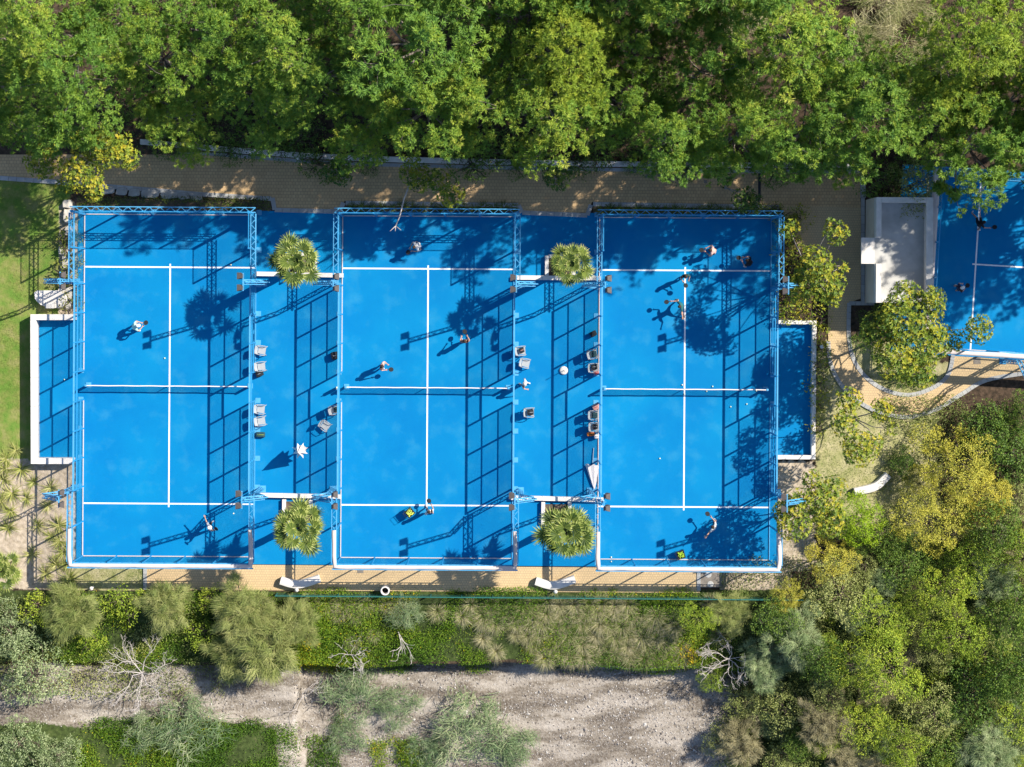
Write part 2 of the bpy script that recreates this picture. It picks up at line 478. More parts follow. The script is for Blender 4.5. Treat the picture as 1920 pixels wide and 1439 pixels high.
def region(u, v, w):
    d = {}
    box = lambda a, b, c, e, s=14: smooth(a - s, a + s, u) * (1 - smooth(b - s, b + s, u)) * smooth(c - s, c + s, v) * (1 - smooth(e - s, e + s, v))
    d['lawn'] = box(-2000, 132, 330, 868)
    d['sand'] = np.maximum(np.maximum(box(-2000, 140, 862, 1105), box(1350, 1482, 1064, 1125)), np.maximum(box(1450, 1530, 865, 1070, 18), box(110, 150, 380, 600)))
    d['dry'] = np.maximum(np.maximum(box(1530, 1760, 640, 1010, 30), 0.75 * box(120, 275, 1060, 1110)), box(1665, 1800, 680, 745))
    d['gravel'] = smooth(1248 + 9 * w, 1262 + 9 * w, v) * (1 - smooth(1290, 1480, u))
    d['gravel'] = d['gravel'] * (1 - 0.9 * smooth(1362, 1385, v + 10 * w) * (1 - smooth(470, 560, u)))
    d['bank'] = smooth(1104, 1112, v) * (1 - smooth(1238 + 9 * w, 1256 + 9 * w, v))
    d['bank'] = np.maximum(d['bank'], smooth(1355, 1385, v + 10 * w) * (1 - smooth(470, 560, u)))
    d['bank'] = np.maximum(d['bank'], smooth(1380, 1480, u) * smooth(1080, 1140, v) * 0.8)
    return d

def build_ground():
    xs = np.concatenate([[-400, -150, -70], np.arange(-40, 40.01, 0.3), [70, 150, 400]])
    ys = np.concatenate([[-400, -150, -70], np.arange(-34, -18.5, 0.3), np.arange(-18.5, -15.2, 0.1), np.arange(-15.2, 34.01, 0.3), [70, 150, 400]])
    X, Y = np.meshgrid(xs, ys)
    Z = terrain(X, Y)
    nx, ny = len(xs), len(ys)
    co = np.stack([X, Y, Z], -1).reshape(-1, 3)
    i = np.arange(nx - 1)[None, :] + np.arange(ny - 1)[:, None] * nx
    q = np.stack([i, i + 1, i + nx + 1, i + nx], -1).reshape(-1)
    me = bpy.data.meshes.new('ground')
    me.vertices.add(len(co)); me.vertices.foreach_set('co', co.astype(np.float32).ravel())
    me.loops.add(len(q)); me.loops.foreach_set('vertex_index', q.astype(np.int32))
    me.polygons.add(len(q) // 4); me.polygons.foreach_set('loop_start', np.arange(0, len(q), 4, dtype=np.int32))
    u, v = to_px(X, Y)
    for k, val in region(u, v, wob(X, Y)).items():
        a = me.attributes.new(k, 'FLOAT', 'POINT')
        a.data.foreach_set('value', np.broadcast_to(val, X.shape).astype(np.float32).ravel())
    me.materials.append(M['ground'])
    me.polygons.foreach_set('use_smooth', [True] * len(me.polygons))
    me.update(calc_edges=True)
    tag(put('ground', me), kind='structure')
build_ground()

# ------------------------------------------------------------------ blue floors, paths, kerbs
NETY = -0.24
CX = (-20.13, -4.97, 10.14)
fl = MB()
fl.prism([(-25.55, -10.72), (15.60, -10.72), (15.60, 10.06), (-25.55, 10.06)], -0.3, 0.0)
court_floor = tag(fl.build('court_floor', M['court']), kind='structure')
lx0, ly0 = W(68, 862); lx1, ly1 = W(146, 596)
tag(MB().prism([(lx0, ly0), (-25.55, ly0), (-25.55, ly1), (lx0, ly1)], -0.3, -0.004).build('side_bay_floor', M['court']), kind='structure')
rx0, ry0 = W(1462, 856); rx1, ry1 = W(1526, 604)
tag(MB().prism([(15.60, ry0), (rx1, ry0), (rx1, ry1), (15.60, ry1)], -0.3, -0.004).build('side_bay_floor', M['court']), kind='structure')

for cxx in CX:
    for s in (-1, 1):
        MB().box((cxx, NETY + s * 6.95, 0.004), (10.0, 0.085, 0.004)).build('service_line', M['line_white'], court_floor)
    MB().box((cxx, NETY, 0.0045), (0.085, 14.3, 0.004)).build('centre_line', M['line_white'], court_floor)

def path_sheet(name, poly_px, mat, z=0.0, thick=0.25):
    return tag(MB().prism([W(*p) for p in poly_px], z - thick, z).build(name, mat), kind='structure')

def kerb_run(parent, pts_px, width=0.26, length=0.5, z0=-0.2, z1=0.035, name='kerb_stone', mat='kerb', gap=0.012):
    """single kerb stones laid end to end along a line"""
    P = [Vector(W(*p)) for p in pts_px]
    for a, b in zip(P[:-1], P[1:]):
        d = b - a; L = d.length
        n = max(1, round(L / length)); st = L / n
        ang = math.atan2(d.y, d.x)
        key = (name, round(st, 3), width, z1)
        me = KM.get(key)
        if me is None:
            me = MB().box((0, 0, (z0 + z1) / 2), (st - gap, width, z1 - z0)).mesh(name, M[mat], bevel=0.008)
            KM[key] = me
        for i in range(n):
            c = a + d * ((i + 0.5) / n)
            put(name, me, parent, (c.x, c.y, random.uniform(-0.004, 0.004)), ang)
KM = {}
random.seed(3)

def arc(pts, n=6):
    """Catmull-Rom through pixel points"""
    out = []
    P = [pts[0]] + list(pts) + [pts[-1]]
    for i in range(1, len(P) - 2):
        p0, p1, p2, p3 = (np.array(P[i + k], float) for k in (-1, 0, 1, 2))
        for t in np.linspace(0, 1, n, endpoint=False):
            out.append(tuple(0.5 * ((2 * p1) + (-p0 + p2) * t + (2 * p0 - 5 * p1 + 4 * p2 - p3) * t * t + (-p0 + 3 * p1 - 3 * p2 + p3) * t ** 3)))
    out.append(pts[-1])
    return out

top_edge = [(-60, 244), (0, 258), (265, 273), (420, 287), (575, 299), (700, 305), (900, 310), (1100, 314), (1420, 318), (1612, 318)]
low_edge = [(-60, 323), (0, 330), (110, 338), (265, 351), (380, 361), (508, 369), (513, 391), (639, 393), (646, 377), (970, 381), (977, 396), (1103, 400), (1110, 379), (1462, 385)]
outer_curve = arc([(1553, 560), (1553, 640), (1560, 690), (1590, 737), (1640, 770), (1700, 782), (1755, 768), (1805, 738), (1850, 713), (1930, 699)])
inner_curve = arc([(1592, 568), (1592, 635), (1606, 685), (1645, 724), (1700, 741), (1750, 727), (1778, 702), (1787, 666)])
north_path = path_sheet('paved_path', top_edge + [(1614, 390)] + low_edge[::-1], M['paver'], 0.0)
east = [(1462, 385), (1614, 390), (1614, 560), (1592, 568)] + inner_curve[1:] + [(1990, 668), (1990, 690)] + outer_curve[::-1] + [(1500, 470)]
east_path = path_sheet('paved_path', east, M['paver_pale'], -0.003)
south_path = path_sheet('paved_path', [(273, 1058), (1312, 1066), (1312, 1112), (273, 1106)], M['paver_pale'], -0.012, 0.2)
tag(MB().prism([W(*p) for p in [(1313, 1068), (1356, 1068), (1356, 1102), (1313, 1102)]], -0.2, -0.015).build('concrete_patch', M['iron']), kind='structure')
kerb_run(north_path, [(-60, 327), (0, 334), (110, 342), (265, 355), (380, 365), (509, 373)])
kerb_run(north_path, [(511, 371), (515, 394), (637, 397), (644, 380)])
kerb_run(north_path, [(648, 381), (972, 385), (979, 399), (1101, 404), (1108, 384)])
kerb_run(north_path, [(1112, 383), (1462, 389)])
kerb_run(north_path, [(265, 278), (420, 291), (575, 303), (700, 309), (900, 314), (1100, 318), (1420, 322), (1612, 322)], 0.2, 0.5)
kerb_run(east_path, inner_curve, 0.24, 0.4)
kerb_run(east_path, outer_curve[6:], 0.24, 0.4)
kerb_run(east_path, [(1618, 322), (1618, 372)], 0.3, 0.5)
kerb_run(east_path, [(1618, 372), (1618, 566)], 0.22, 0.5)
kerb_run(east_path, [(1592, 569), (1640, 569)], 0.24, 0.4)
kerb_run(south_path, [(272, 1062), (272, 1106)], 0.22, 0.4)
kerb_run(south_path, [(1310, 1070), (1310, 1108)], 0.22, 0.4)
MB().box((*W(1424, 350), 0.006), (0.16, 1.9, 0.012)).build('drain_channel', M['dark_metal'], north_path)
for (u, v) in ((1213, 331), (1222, 332), (1236, 331), (1249, 336), (1323, 341), (1190, 322)):
    MB().box((*W(u, v), 0.004), (0.2, 0.19, 0.006)).build('dark_paver', M['iron'], north_path)
for (u, v, s) in ((1832, 676, 0.42), (676, 1069, 0.36)):
    MB().box((*W(u, v), 0.004), (s, s, 0.008)).build('manhole_cover', M['iron'], east_path if u > 1000 else south_path)
for (u, v) in ((1332, 1096), (1328, 1078)):
    MB().lathe([(0.0, 0.02), (0.17, 0.02), (0.19, 0.0)], 16, (*W(u, v), -0.015)).build('manhole_cover', M['concrete'], south_path)

# white low wall along the upper side of the path
lw = thing('retaining_wall', 'long low white wall along the upper edge of the yellow path under the pines', 'wall', (*W(940, 308), 0))
pts = [(265, 267), (420, 281), (575, 293), (700, 299), (900, 304), (1100, 308), (1420, 311), (1614, 311)]
for a, b in zip(pts[:-1], pts[1:]):
    A, B = Vector(W(*a)), Vector(W(*b)); d = B - A; n = max(1, round(d.length / 2.0))
    for i in range(n):
        c = A + d * ((i + 0.5) / n)
        bo = MB().box((0, 0, 0.2), (d.length / n - 0.015, 0.3, 0.62)).build('wall_block', M['white_paint'], lw, bevel=0.015)
        bo.location = (c.x - lw.location.x, c.y - lw.location.y, 0); bo.rotation_euler.z = math.atan2(d.y, d.x)

def low_wall(label, pts_px, h, th, mat='white_paint', cat='wall', name='low_wall', piece=1.8):
    c0 = W(*pts_px[0])
    t = thing(name, label, cat, (*c0, 0))
    P = [Vector(W(*p)) for p in pts_px]
    for k, (a, b) in enumerate(zip(P[:-1], P[1:])):
        d = b - a; e = d.normalized() * th / 2
        a2 = a - e if k == 0 else a + e; b2 = b + e
        d = b2 - a2; n = max(1, round(d.length / piece))
        for i in range(n):
            c = a2 + d * ((i + 0.5) / n)
            o = MB().box((0, 0, h / 2 - 0.1), (d.length / n - 0.01, th, h + 0.2)).build('wall_block', M[mat], t, bevel=0.015)
            o.location = (c.x - c0[0], c.y - c0[1], 0); o.rotation_euler.z = math.atan2(d.y, d.x)
    return t
low_wall('white low wall around three sides of the blue bay beside the lawn', [(140, 595), (68, 595), (69, 863), (136, 863)], 0.85, 0.34)
low_wall('weathered white low wall around the blue bay on the far right of the courts', [(1458, 604), (1525, 605), (1523, 857), (1458, 857)], 0.45, 0.24)
CW = [('white kerb wall crossing the gap between left and middle court, upper end', [(486, 514), (640, 517)]),
      ('white kerb wall crossing the gap between middle and right court, upper end', [(966, 521), (1122, 522)]),
      ('white kerb wall crossing the gap between left and middle court, lower end', [(482, 928), (636, 931)]),
      ('white kerb wall crossing the gap between middle and right court, lower end', [(962, 933), (1128, 937)])]
for l, p in CW:
    low_wall(l, p, 0.3, 0.26)
PL = [('square white palm planter standing above the upper kerb wall, left gap', 566, 497, 1),
      ('square white palm planter standing above the upper kerb wall, right gap', 1050, 501, 1),
      ('square white palm planter standing below the lower kerb wall, left gap', 558, 957, -1),
      ('square white palm planter standing below the lower kerb wall, right gap', 1043, 962, -1)]
for l, u, v, s in PL:
    t = thing('palm_planter', l, 'planter', (*W(u, v), 0.0), 0, 'palm planters between the courts')
    a = 0.78
    for (x, y, w, h) in ((-a, 0, 0.22, 1.3), (a, 0, 0.22, 1.3), (0, s * 0.62, 1.34, 0.22)):
        MB().box((x, y, 0.12), (w, h, 0.3)).build('planter_wall', M['white_paint'], t, bevel=0.012)
    MB().box((0, -0.05, 0.07), (1.34, 1.12, 0.14)).build('soil', M['dark_soil'], t)

# ------------------------------------------------------------------ court enclosures
def truss(p, q, w=0.27):
    m = MB(); p, q = Vector(p), Vector(q); d = q - p; L = d.length; d.normalize()
    a = Vector((-d.y, d.x, 0)) * w / 2; up = Vector((0, 0, w / 2))
    ch = [a + up, -a + up, a - up, -a - up]
    for c in ch: m.bar(p + c, q + c, 0.042)
    n = max(2, int(L / 0.3)); st = L / n
    for (c1, c2) in ((ch[0], ch[1]), (ch[2], ch[3]), (ch[0], ch[2]), (ch[1], ch[3])):
        for i in range(n):
            A, B = (c1, c2) if i % 2 else (c2, c1)
            m.bar(p + A + d * st * i, p + B + d * st * (i + 1), 0.022)
    return m

def vpanel(p, q, z0, z1):
    return MB().add([(p[0], p[1], z0), (q[0], q[1], z0), (q[0], q[1], z1), (p[0], p[1], z1)], [(0, 1, 2, 3)])

def fabric_band(pts, z, w, seed):
    """white cloth strip folded over the top truss, with a wavy hem"""
    r = random.Random(seed)
    P = []
    for a, b in zip(pts[:-1], pts[1:]):
        n = max(2, int((Vector(b) - Vector(a)).length / 0.25))
        P += [Vector(a).lerp(Vector(b), i / n) for i in range(n)]
    P.append(Vector(pts[-1]))
    vs = []; fs = []
    for i, p in enumerate(P):
        d = (P[min(i + 1, len(P) - 1)] - P[max(i - 1, 0)]).normalized()
        nrm = Vector((d.y, -d.x))
        k = 1 + 0.12 * math.sin(i * 0.55 + seed) + 0.08 * math.sin(i * 1.3) + r.uniform(-0.05, 0.05)
        prof = [(-w * 0.5, -0.16), (-w * 0.48, 0.02), (-w * 0.2, 0.05), (w * 0.2, 0.045 + 0.012 * math.sin(i)), (w * 0.48 * k, 0.01), (w * 0.54 * k, -0.2)]
        for o, dz in prof:
            vs.append((p.x + nrm.x * o, p.y + nrm.y * o, z + dz))
    m = 6
    for i in range(len(P) - 1):
        for k in range(m - 1):
            fs.append((i * m + k, (i + 1) * m + k, (i + 1) * m + k + 1, i * m + k + 1))
    return MB().add(vs, fs)

def enclosure(cxx, cyy, label, rz=0.0, band='bottom', group='court enclosures'):
    t = thing('court_enclosure', label, 'court fence', (cxx, cyy, 0), rz, group)
    TO = 0.17   # the truss runs just outside the fence plane
    bl, pb = M['blue_paint'], M['pale_blue']
    def post(x, y, h, w=0.08, plate=True):
        MB().box((x, y, h / 2), (w, w, h)).build('post', bl, t)
        if not plate: return
        MB().box((x + (0.16 if x > 0 else -0.16) * (abs(x) > 4.9), y + (0.16 if y > 0 else -0.16) * (abs(y) > 9.9), 0.012), (0.3, 0.3, 0.024)).build('foot_plate', pb, t)
    for s in (-1, 1):
        y = s * 10.04
        hi = 4.0 if s > 0 or band != 'bottom' else 3.1
        for k in range(6):
            x = -5.04 + 10.08 * k / 5
            post(x, y, hi, (0.08 if 0 < k < 5 else 0.13) if hi > 3.5 else 0.06, hi > 3.5)
        truss((-5.32, s * (10.04 + TO), 3.0), (5.32, s * (10.04 + TO), 3.0)).build('end_truss', pb, t)
        vpanel((-5.04, y), (5.04, y), 0.02, 2.86).build('mesh_panel', M['mesh'], t)
        if hi > 3.5:
            vpanel((-5.04, y), (5.04, y), 3.14, 4.0).build('mesh_panel', M['mesh'], t)
            MB().bar((-5.04, y, 4.0), (5.04, y, 4.0), 0.035).build('top_cable', bl, t)
        MB().box((0, y, 0.03), (10.0, 0.05, 0.06)).build('base_rail', M['rim_cloth'], t)
        for sx in (-1, 1):
            x = sx * 5.04
            truss((x + sx * TO, s * 10.0, 3.0), (x + sx * TO, s * 6.0, 3.0)).build('side_truss', pb, t)
            vpanel((x, s * 10.04), (x, s * 5.98), 0.02, 2.86).build('mesh_panel', M['mesh'], t)
            if hi > 3.5:
                vpanel((x, s * 10.04), (x, s * 8.0), 3.14, 4.0).build('mesh_panel', M['mesh'], t)
                MB().bar((x, s * 10.04, 4.0), (x, s * 8.0, 4.0), 0.035).build('top_cable', bl, t)
            post(x, s * 8.0, hi, 0.08, hi > 3.5)
            MB().box((x, s * 5.45, 0.03), (0.05, 9.1, 0.06)).build('base_rail', M['rim_cloth'] if sx < 0 else pb, t)
            for yy in (5.95, 4.25, 2.55, 0.85):
                post(x, s * yy, 3.0)
            for z in (0.95, 1.98, 2.95):
                MB().bar((x, s * 5.95, z), (x, s * 0.85, z), 0.05 if z < 2.5 else 0.085).build('rail', pb if z > 2.5 else bl, t)
            for z0, z1, mm in ((0.02, 0.95, 'mesh_low'), (0.95, 1.98, 'mesh_mid'), (1.98, 2.93, 'mesh')):
                vpanel((x, s * 5.95), (x, s * 0.85), z0, z1).build('mesh_panel', M[mm], t)
    for sx in (-1, 1):
        x = sx * 5.04
        MB().bar((x, -0.85, 2.06), (x, 0.85, 2.06), 0.08).build('gate_rail', bl, t)
        MB().bar((x, -0.85, 2.95), (x, 0.85, 2.95), 0.085).build('rail', pb, t)
        vpanel((x, -0.85), (x, 0.85), 2.06, 2.93).build('mesh_panel', M['mesh'], t)
    if band == 'bottom':
        yb = -10.04 - TO
        xb = 5.04 + TO
        fabric_band([(-xb, -8.1), (-xb, -9.6), (-xb + 0.06, yb), (xb - 0.06, yb), (xb, -9.6), (xb - 0.08, -8.1)][::1], 3.16, 0.23, cxx).build('white_cloth_band', M['rim_cloth'], t, smooth=True)
    if band == 'left':
        yb = 10.04 + TO; xb = 5.04 + TO
        fabric_band([(xb, yb), (-xb, yb)], 3.16, 0.36, cxx).build('white_cloth_band', M['rim_cloth'], t, smooth=True)
        fabric_band([(-xb, yb), (-xb, -yb)][::-1], 3.16, 0.26, cxx + 1).build('white_cloth_band', M['rim_cloth'], t, smooth=True)
    return t

def court_net(cxx, cyy, label, rz=0.0):
    t = thing('court_net', label, 'net', (cxx, cyy, 0), rz, 'court nets')
    for s in (-1, 1):
        MB().box((s * 4.75, 0, 0.48), (0.12, 0.12, 0.96)).build('net_post', M['pale_blue'], t, bevel=0.01)
        MB().box((s * 4.75, 0, 0.015), (0.3, 0.3, 0.03)).build('foot_plate', M['pale_blue'], t)
    vs = []; fs = []; n = 40
    for i in range(n + 1):
        x = -4.7 + 9.4 * i / n
        zt = 0.90 - 0.03 * (1 - (x / 4.7) ** 2)
        vs += [(x, 0.012 * math.sin(i * 1.7), 0.02), (x, 0.0, zt)]
    for i in range(n): fs.append((2 * i, 2 * i + 2, 2 * i + 3, 2 * i + 1))
    MB().add(vs, fs).build('net_cord', M['net'], t)
    m = MB(); pts = []
    for i in range(n + 1):
        x = -4.7 + 9.4 * i / n
        pts.append((x, 0.006 * math.sin(i * 0.9), 0.90 - 0.03 * (1 - (x / 4.7) ** 2)))
    for a, b in zip(pts[:-1], pts[1:]): m.bar(a, b, 0.05, 0.065)
    m.build('top_band', M['white_cloth'], t)
    MB().box((0, 0, 0.44), (0.05, 0.02, 0.86)).build('centre_strap', M['white_cloth'], t)

enclosure(CX[0], NETY, 'blue mesh enclosure of the left court beside the lawn')
enclosure(CX[1], NETY, 'blue mesh enclosure of the middle court between two palm gaps')
enclosure(CX[2], NETY, 'blue mesh enclosure of the right court in dappled tree shade')
court_net(CX[0], NETY, 'white topped net across the left court')
court_net(CX[1], NETY, 'white topped net across the middle court')
court_net(CX[2], NETY, 'white topped net across the right court with balls lying near it')

# the turned court at the right edge
R4 = math.radians(-3.2)
c4s = Vector(W(1829.5, 496))
ax = Vector((math.cos(R4), math.sin(R4))); ay = Vector((-ax.y, ax.x))
c4 = c4s + ax * 6.95
def L4(x, y): p = c4 + ax * x + ay * y; return (p.x, p.y)
tag(MB().prism([L4(-11.6, -5.45), L4(12, -5.45), L4(12, 5.6), L4(-11.6, 5.6)], -0.3, 0.002).build('court_floor', M['court']), kind='structure')
cf4 = bpy.data.objects[-1] if False else [o for o in COL.objects if o.name.startswith('court_floor')][-1]
for (x, y, w, h) in ((-6.95, 0, 0.085, 10.0), (0, 0, 14.3, 0.085)):
    p = L4(x, y)
    MB().box((0, 0, 0), (w, h, 0.004)).build('service_line' if h > 1 else 'centre_line', M['line_white'], cf4, loc=(p[0], p[1], 0.006 + (w > 1) * 0.0006), rz=R4)
enclosure(c4.x, c4.y, 'blue mesh enclosure of the turned court at the right edge', R4 + math.pi / 2, 'left')

# ------------------------------------------------------------------ floodlights
def floodlight(label, x, y, out, rz=0.0):
    """lattice mast that leans back and reaches over the fence; out = +1/-1 away from the court"""
    t = thing('floodlight', label, 'floodlight', (x, y, 0), rz, 'floodlights at the court fences')
    o = out
    spine = [Vector((0, 0, 0)), Vector((0, 0, 3.55)), Vector((o * 0.75, 0, 5.15)), Vector((-o * 0.42, 0, 6.7))]
    m = MB()
    for a, b in zip(spine[:-1], spine[1:]):
        d = b - a; L = d.length; d.normalize()
        e1 = Vector((0, 1, 0)); e2 = d.cross(e1).normalized()
        cs = [e1 * 0.12 + e2 * 0.1, -e1 * 0.12 + e2 * 0.1, -e2 * 0.12]
        for c in cs: m.bar(a + c, b + c, 0.05)
        n = max(2, int(L / 0.32))
        for c1, c2 in ((0, 1), (1, 2), (2, 0)):
            for i in range(n):
                A, B = (cs[c1], cs[c2]) if i % 2 else (cs[c2], cs[c1])
                m.bar(a + A + d * L * i / n, a + B + d * L * (i + 1) / n, 0.026)
    m.build('mast', M['pale_blue'], t)
    MB().box((0, 0, 0.02), (0.4, 0.4, 0.04)).build('foot_plate', M['pale_blue'], t)
    hx = -o * 0.42
    MB().bar((hx, -0.5, 6.72), (hx, 0.5, 6.72), 0.07).build('cross_arm', M['pale_blue'], t)
    for s in (-1, 1):
        hd = MB(); c = Vector((hx - o * 0.14, s * 0.33, 6.75))
        b = Vector((-o * math.cos(0.5), 0, -math.sin(0.5)))     # looks down into the court
        e = Vector((0, 1, 0)); n = b.cross(e)
        def pt(k, i, j): return c + b * k + e * i + n * j
        vs = [pt(0.12, i, j) for i, j in ((-0.19, -0.19), (0.19, -0.19), (0.19, 0.19), (-0.19, 0.19))] + [pt(-0.10, i, j) for i, j in ((-0.11, -0.12), (0.11, -0.12), (0.11, 0.12), (-0.11, 0.12))]
        hd.add(vs, [(0, 1, 2, 3), (7, 6, 5, 4), (4, 5, 1, 0), (5, 6, 2, 1), (6, 7, 3, 2), (7, 4, 0, 3)])
        for i in range(4):
            hd.bar(pt(-0.12, -0.1 + i * 0.066, -0.11), pt(-0.12, -0.1 + i * 0.066, 0.11), 0.02, 0.05)
        h = hd.build('lamp_head', M['lamp_case'], t)
        g = MB().add([pt(0.124, i, j) for i, j in ((-0.165, -0.165), (0.165, -0.165), (0.165, 0.165), (-0.165, 0.165))], [(0, 1, 2, 3)]).build('lamp_glass', M['lamp_glass'], h)
        bk = MB().bar((hx, s * 0.33, 6.72), tuple(c), 0.05).build('bracket', M['lamp_glass'], t)
    return t
names = ('left', 'middle', 'right')
for i, cxx in enumerate(CX):
    for s, vn in ((1, 'upper'), (-1, 'lower')):
        for o, hn in ((-1, 'left'), (1, 'right')):
            floodlight(f'pale blue lattice floodlight at the {vn} {hn} fence of the {names[i]} court', cxx + o * 5.5, NETY + s * 6.05, o)
p = L4(-5.0, -5.55)
floodlight('floodlight with two lamps on the lower fence of the turned court', p[0], p[1], 1, R4 - math.pi / 2)

# ------------------------------------------------------------------ the small flat roofed building
bx0, by0 = W(1622, 568); bx1, by1 = W(1727, 376)
bd = thing('flat_roof_building', 'small cream building with flat concrete roof and white parapet beside the turned court', 'building', ((bx0 + bx1) / 2, (by0 + by1) / 2, 0))
bw, bh = bx1 - bx0, by1 - by0
MB().box((0, 0, 1.25), (bw, bh, 2.7)).build('wall', M['cream'], bd)
MB().box((0, 0, 2.66), (bw - 0.02, bh - 0.02, 0.12)).build('roof_slab', M['concrete'], bd)
oy0 = W(1622, 495, 2.7)[1] - bd.location.y; oy1 = W(1622, 446, 2.7)[1] - bd.location.y
MB().box((-bw / 2 - 0.36, (oy0 + oy1) / 2, 2.64), (0.76, oy1 - oy0, 0.17)).build('canopy', M['white_paint'], bd, bevel=0.01)
th = 0.3; ph = 0.62
def para(x, y, w, h): MB().box((x, y, 2.7 + ph / 2), (w, h, ph)).build('parapet', M['white_paint'], bd, bevel=0.015)
para(-bw / 2 + th / 2, (oy1 + bh / 2) / 2, th, bh / 2 - oy1)
para(-bw / 2 + th / 2, (oy0 - bh / 2) / 2, th, bh / 2 + oy0)
para(bw / 2 - 0.2, 0, 0.4, bh)
para(-0.05, bh / 2 - th / 2, bw - th - 0.42, th)
para(-0.05, -bh / 2 + th / 2, bw - th - 0.42, th)
MB().box((-bw / 2 - 0.02, (oy0 + oy1) / 2, 1.05), (0.06, 0.95, 2.1)).build('door', M['dark_metal'], bd)

# ------------------------------------------------------------------ foliage generators
def unit(a): return a / np.maximum(np.linalg.norm(a, axis=-1, keepdims=True), 1e-9)

def kites(P, D, L, Wd, rng, mid=0.45, up=None, jit=0.45):
    """leaf shaped quads; P base, D unit direction, L length, Wd half width, up = way the leaf face looks"""
    n = len(P)
    r = rng.normal(size=(n, 3)) if up is None else up + jit * rng.normal(size=(n, 3))
    s = unit(np.cross(D, r)) * Wd[:, None]
    m = P + D * (L * mid)[:, None]
    t = P + D * L[:, None]
    return np.stack([P, m - s, t, m + s], 1).reshape(-1, 3)

def thin(P, d, rng):
    """keep points at least d apart"""
    cell = {}; keep = []
    order = rng.permutation(len(P))
    for i in order:
        p = P[i]; k = (int(p[0] // d), int(p[1] // d), int(p[2] // d)); ok = True
        for dx in (-1, 0, 1):
            for dy in (-1, 0, 1):
                for dz in (-1, 0, 1):
                    for j in cell.get((k[0] + dx, k[1] + dy, k[2] + dz), ()):
                        if (P[j][0] - p[0]) ** 2 + (P[j][1] - p[1]) ** 2 + (P[j][2] - p[2]) ** 2 < d * d: ok = False; break
        if ok: cell.setdefault(k, []).append(i); keep.append(i)
    return np.array(keep, int)

def ribbons(P, D, L, Wd, droop, rng, seg=3):
    """curved strap leaves made of seg quads"""
    n = len(P); out = []
    side = unit(np.cross(D, np.array([0, 0, 1.0]) + 0.3 * rng.normal(size=(n, 3))))
    prev = P; d = D.copy(); ws = np.linspace(1.0, 0.15, seg + 1)
    for k in range(seg):
        nxt = prev + d * (L / seg)[:, None]
        a = side * (Wd * ws[k])[:, None]; b = side * (Wd * ws[k + 1])[:, None]
        out.append(np.stack([prev - a, prev + a, nxt + b, nxt - b], 1))
        d = unit(d + np.array([0, 0, -1.0]) * droop[:, None])
        prev = nxt
    return np.stack(out, 1).reshape(-1, 3)

def dome(lobes, dens, rng, zmin=-0.35, shell=(0.78, 1.02), hide=0.72):
    """points and outward normals on overlapping leafy lobes"""
    Ps = []; Ns = []
    for (c, r) in lobes:
        c = np.array(c); r = np.array(r)
        area = 4 * math.pi * (((r[0] * r[1]) ** 1.6 + (r[0] * r[2]) ** 1.6 + (r[1] * r[2]) ** 1.6) / 3) ** (1 / 1.6)
        n = int(area * dens * (1 - zmin) / 2) + 3
        z = rng.uniform(zmin, 1, n); a = rng.uniform(0, 2 * math.pi, n); q = np.sqrt(1 - z * z)
        d = np.stack([q * np.cos(a), q * np.sin(a), z], 1)
        k = rng.uniform(*shell, n)[:, None]
        Ps.append(c + d * r * k); Ns.append(unit(d / r))
    P = np.concatenate(Ps); N = np.concatenate(Ns)
    keep = np.ones(len(P), bool)
    for (c, r) in lobes:
        keep &= np.linalg.norm((P - np.array(c)) / np.array(r), axis=1) > hide
    return P[keep], N[keep]

def make_lobes(rng, R, h, n, spread=0.58, lr=(0.36, 0.52), base=0.6, top=0.85, flat=0.75):
    out = [((0, 0, h * (top - 0.08)), (R * 0.5, R * 0.5, h * 0.15 + 0.25 * R))]
    a0 = rng.uniform(0, 6.28)
    for k in range(n):
        a = a0 + 2 * math.pi * k / n + rng.normal() * 0.25
        d = R * spread * rng.uniform(0.75, 1.15)
        r = R * rng.uniform(*lr)
        out.append(((d * math.cos(a), d * math.sin(a), h * rng.uniform(base, top) - 0.2 * r), (r, r * rng.uniform(0.85, 1.15), r * flat)))
    return out

def limb_mesh(name, h, lobes, rng, r0, mat, tips=None, base_z=-0.4, ntips=26, twig=0.02):
    m = MB()
    top = np.array([rng.normal() * 0.15, rng.normal() * 0.15, h * 0.72])
    trunk = [np.array([0, 0, base_z]), np.array([0, 0, 0.0]), top * np.array([0.4, 0.4, 0.45]) + np.array([0.08, -0.05, 0]), top]
    m.tube(trunk, [r0 * 1.2, r0, r0 * 0.75, r0 * 0.35], 8)
    ends = []
    for (c, r) in lobes:
        c = np.array(c); s = trunk[2] * 0.5 + trunk[3] * 0.5 if rng.uniform() > 0.4 else trunk[2]
        mid = (s + c) / 2 + rng.normal(size=3) * 0.15
        m.tube([s, mid, c], [r0 * 0.42, r0 * 0.28, r0 * 0.14], 6)
        ends.append(c)
    if tips is not None and len(tips):
        for i in rng.choice(len(tips), min(ntips, len(tips)), replace=False):
            p = tips[i]; e = min(ends, key=lambda q: np.linalg.norm(q - p))
            m.tube([e, (e + p) / 2 + rng.normal(size=3) * 0.1, p], [twig * 1.6, twig, twig * 0.5], 4, cap=False)
    return m.mesh(name, mat, smooth=True)

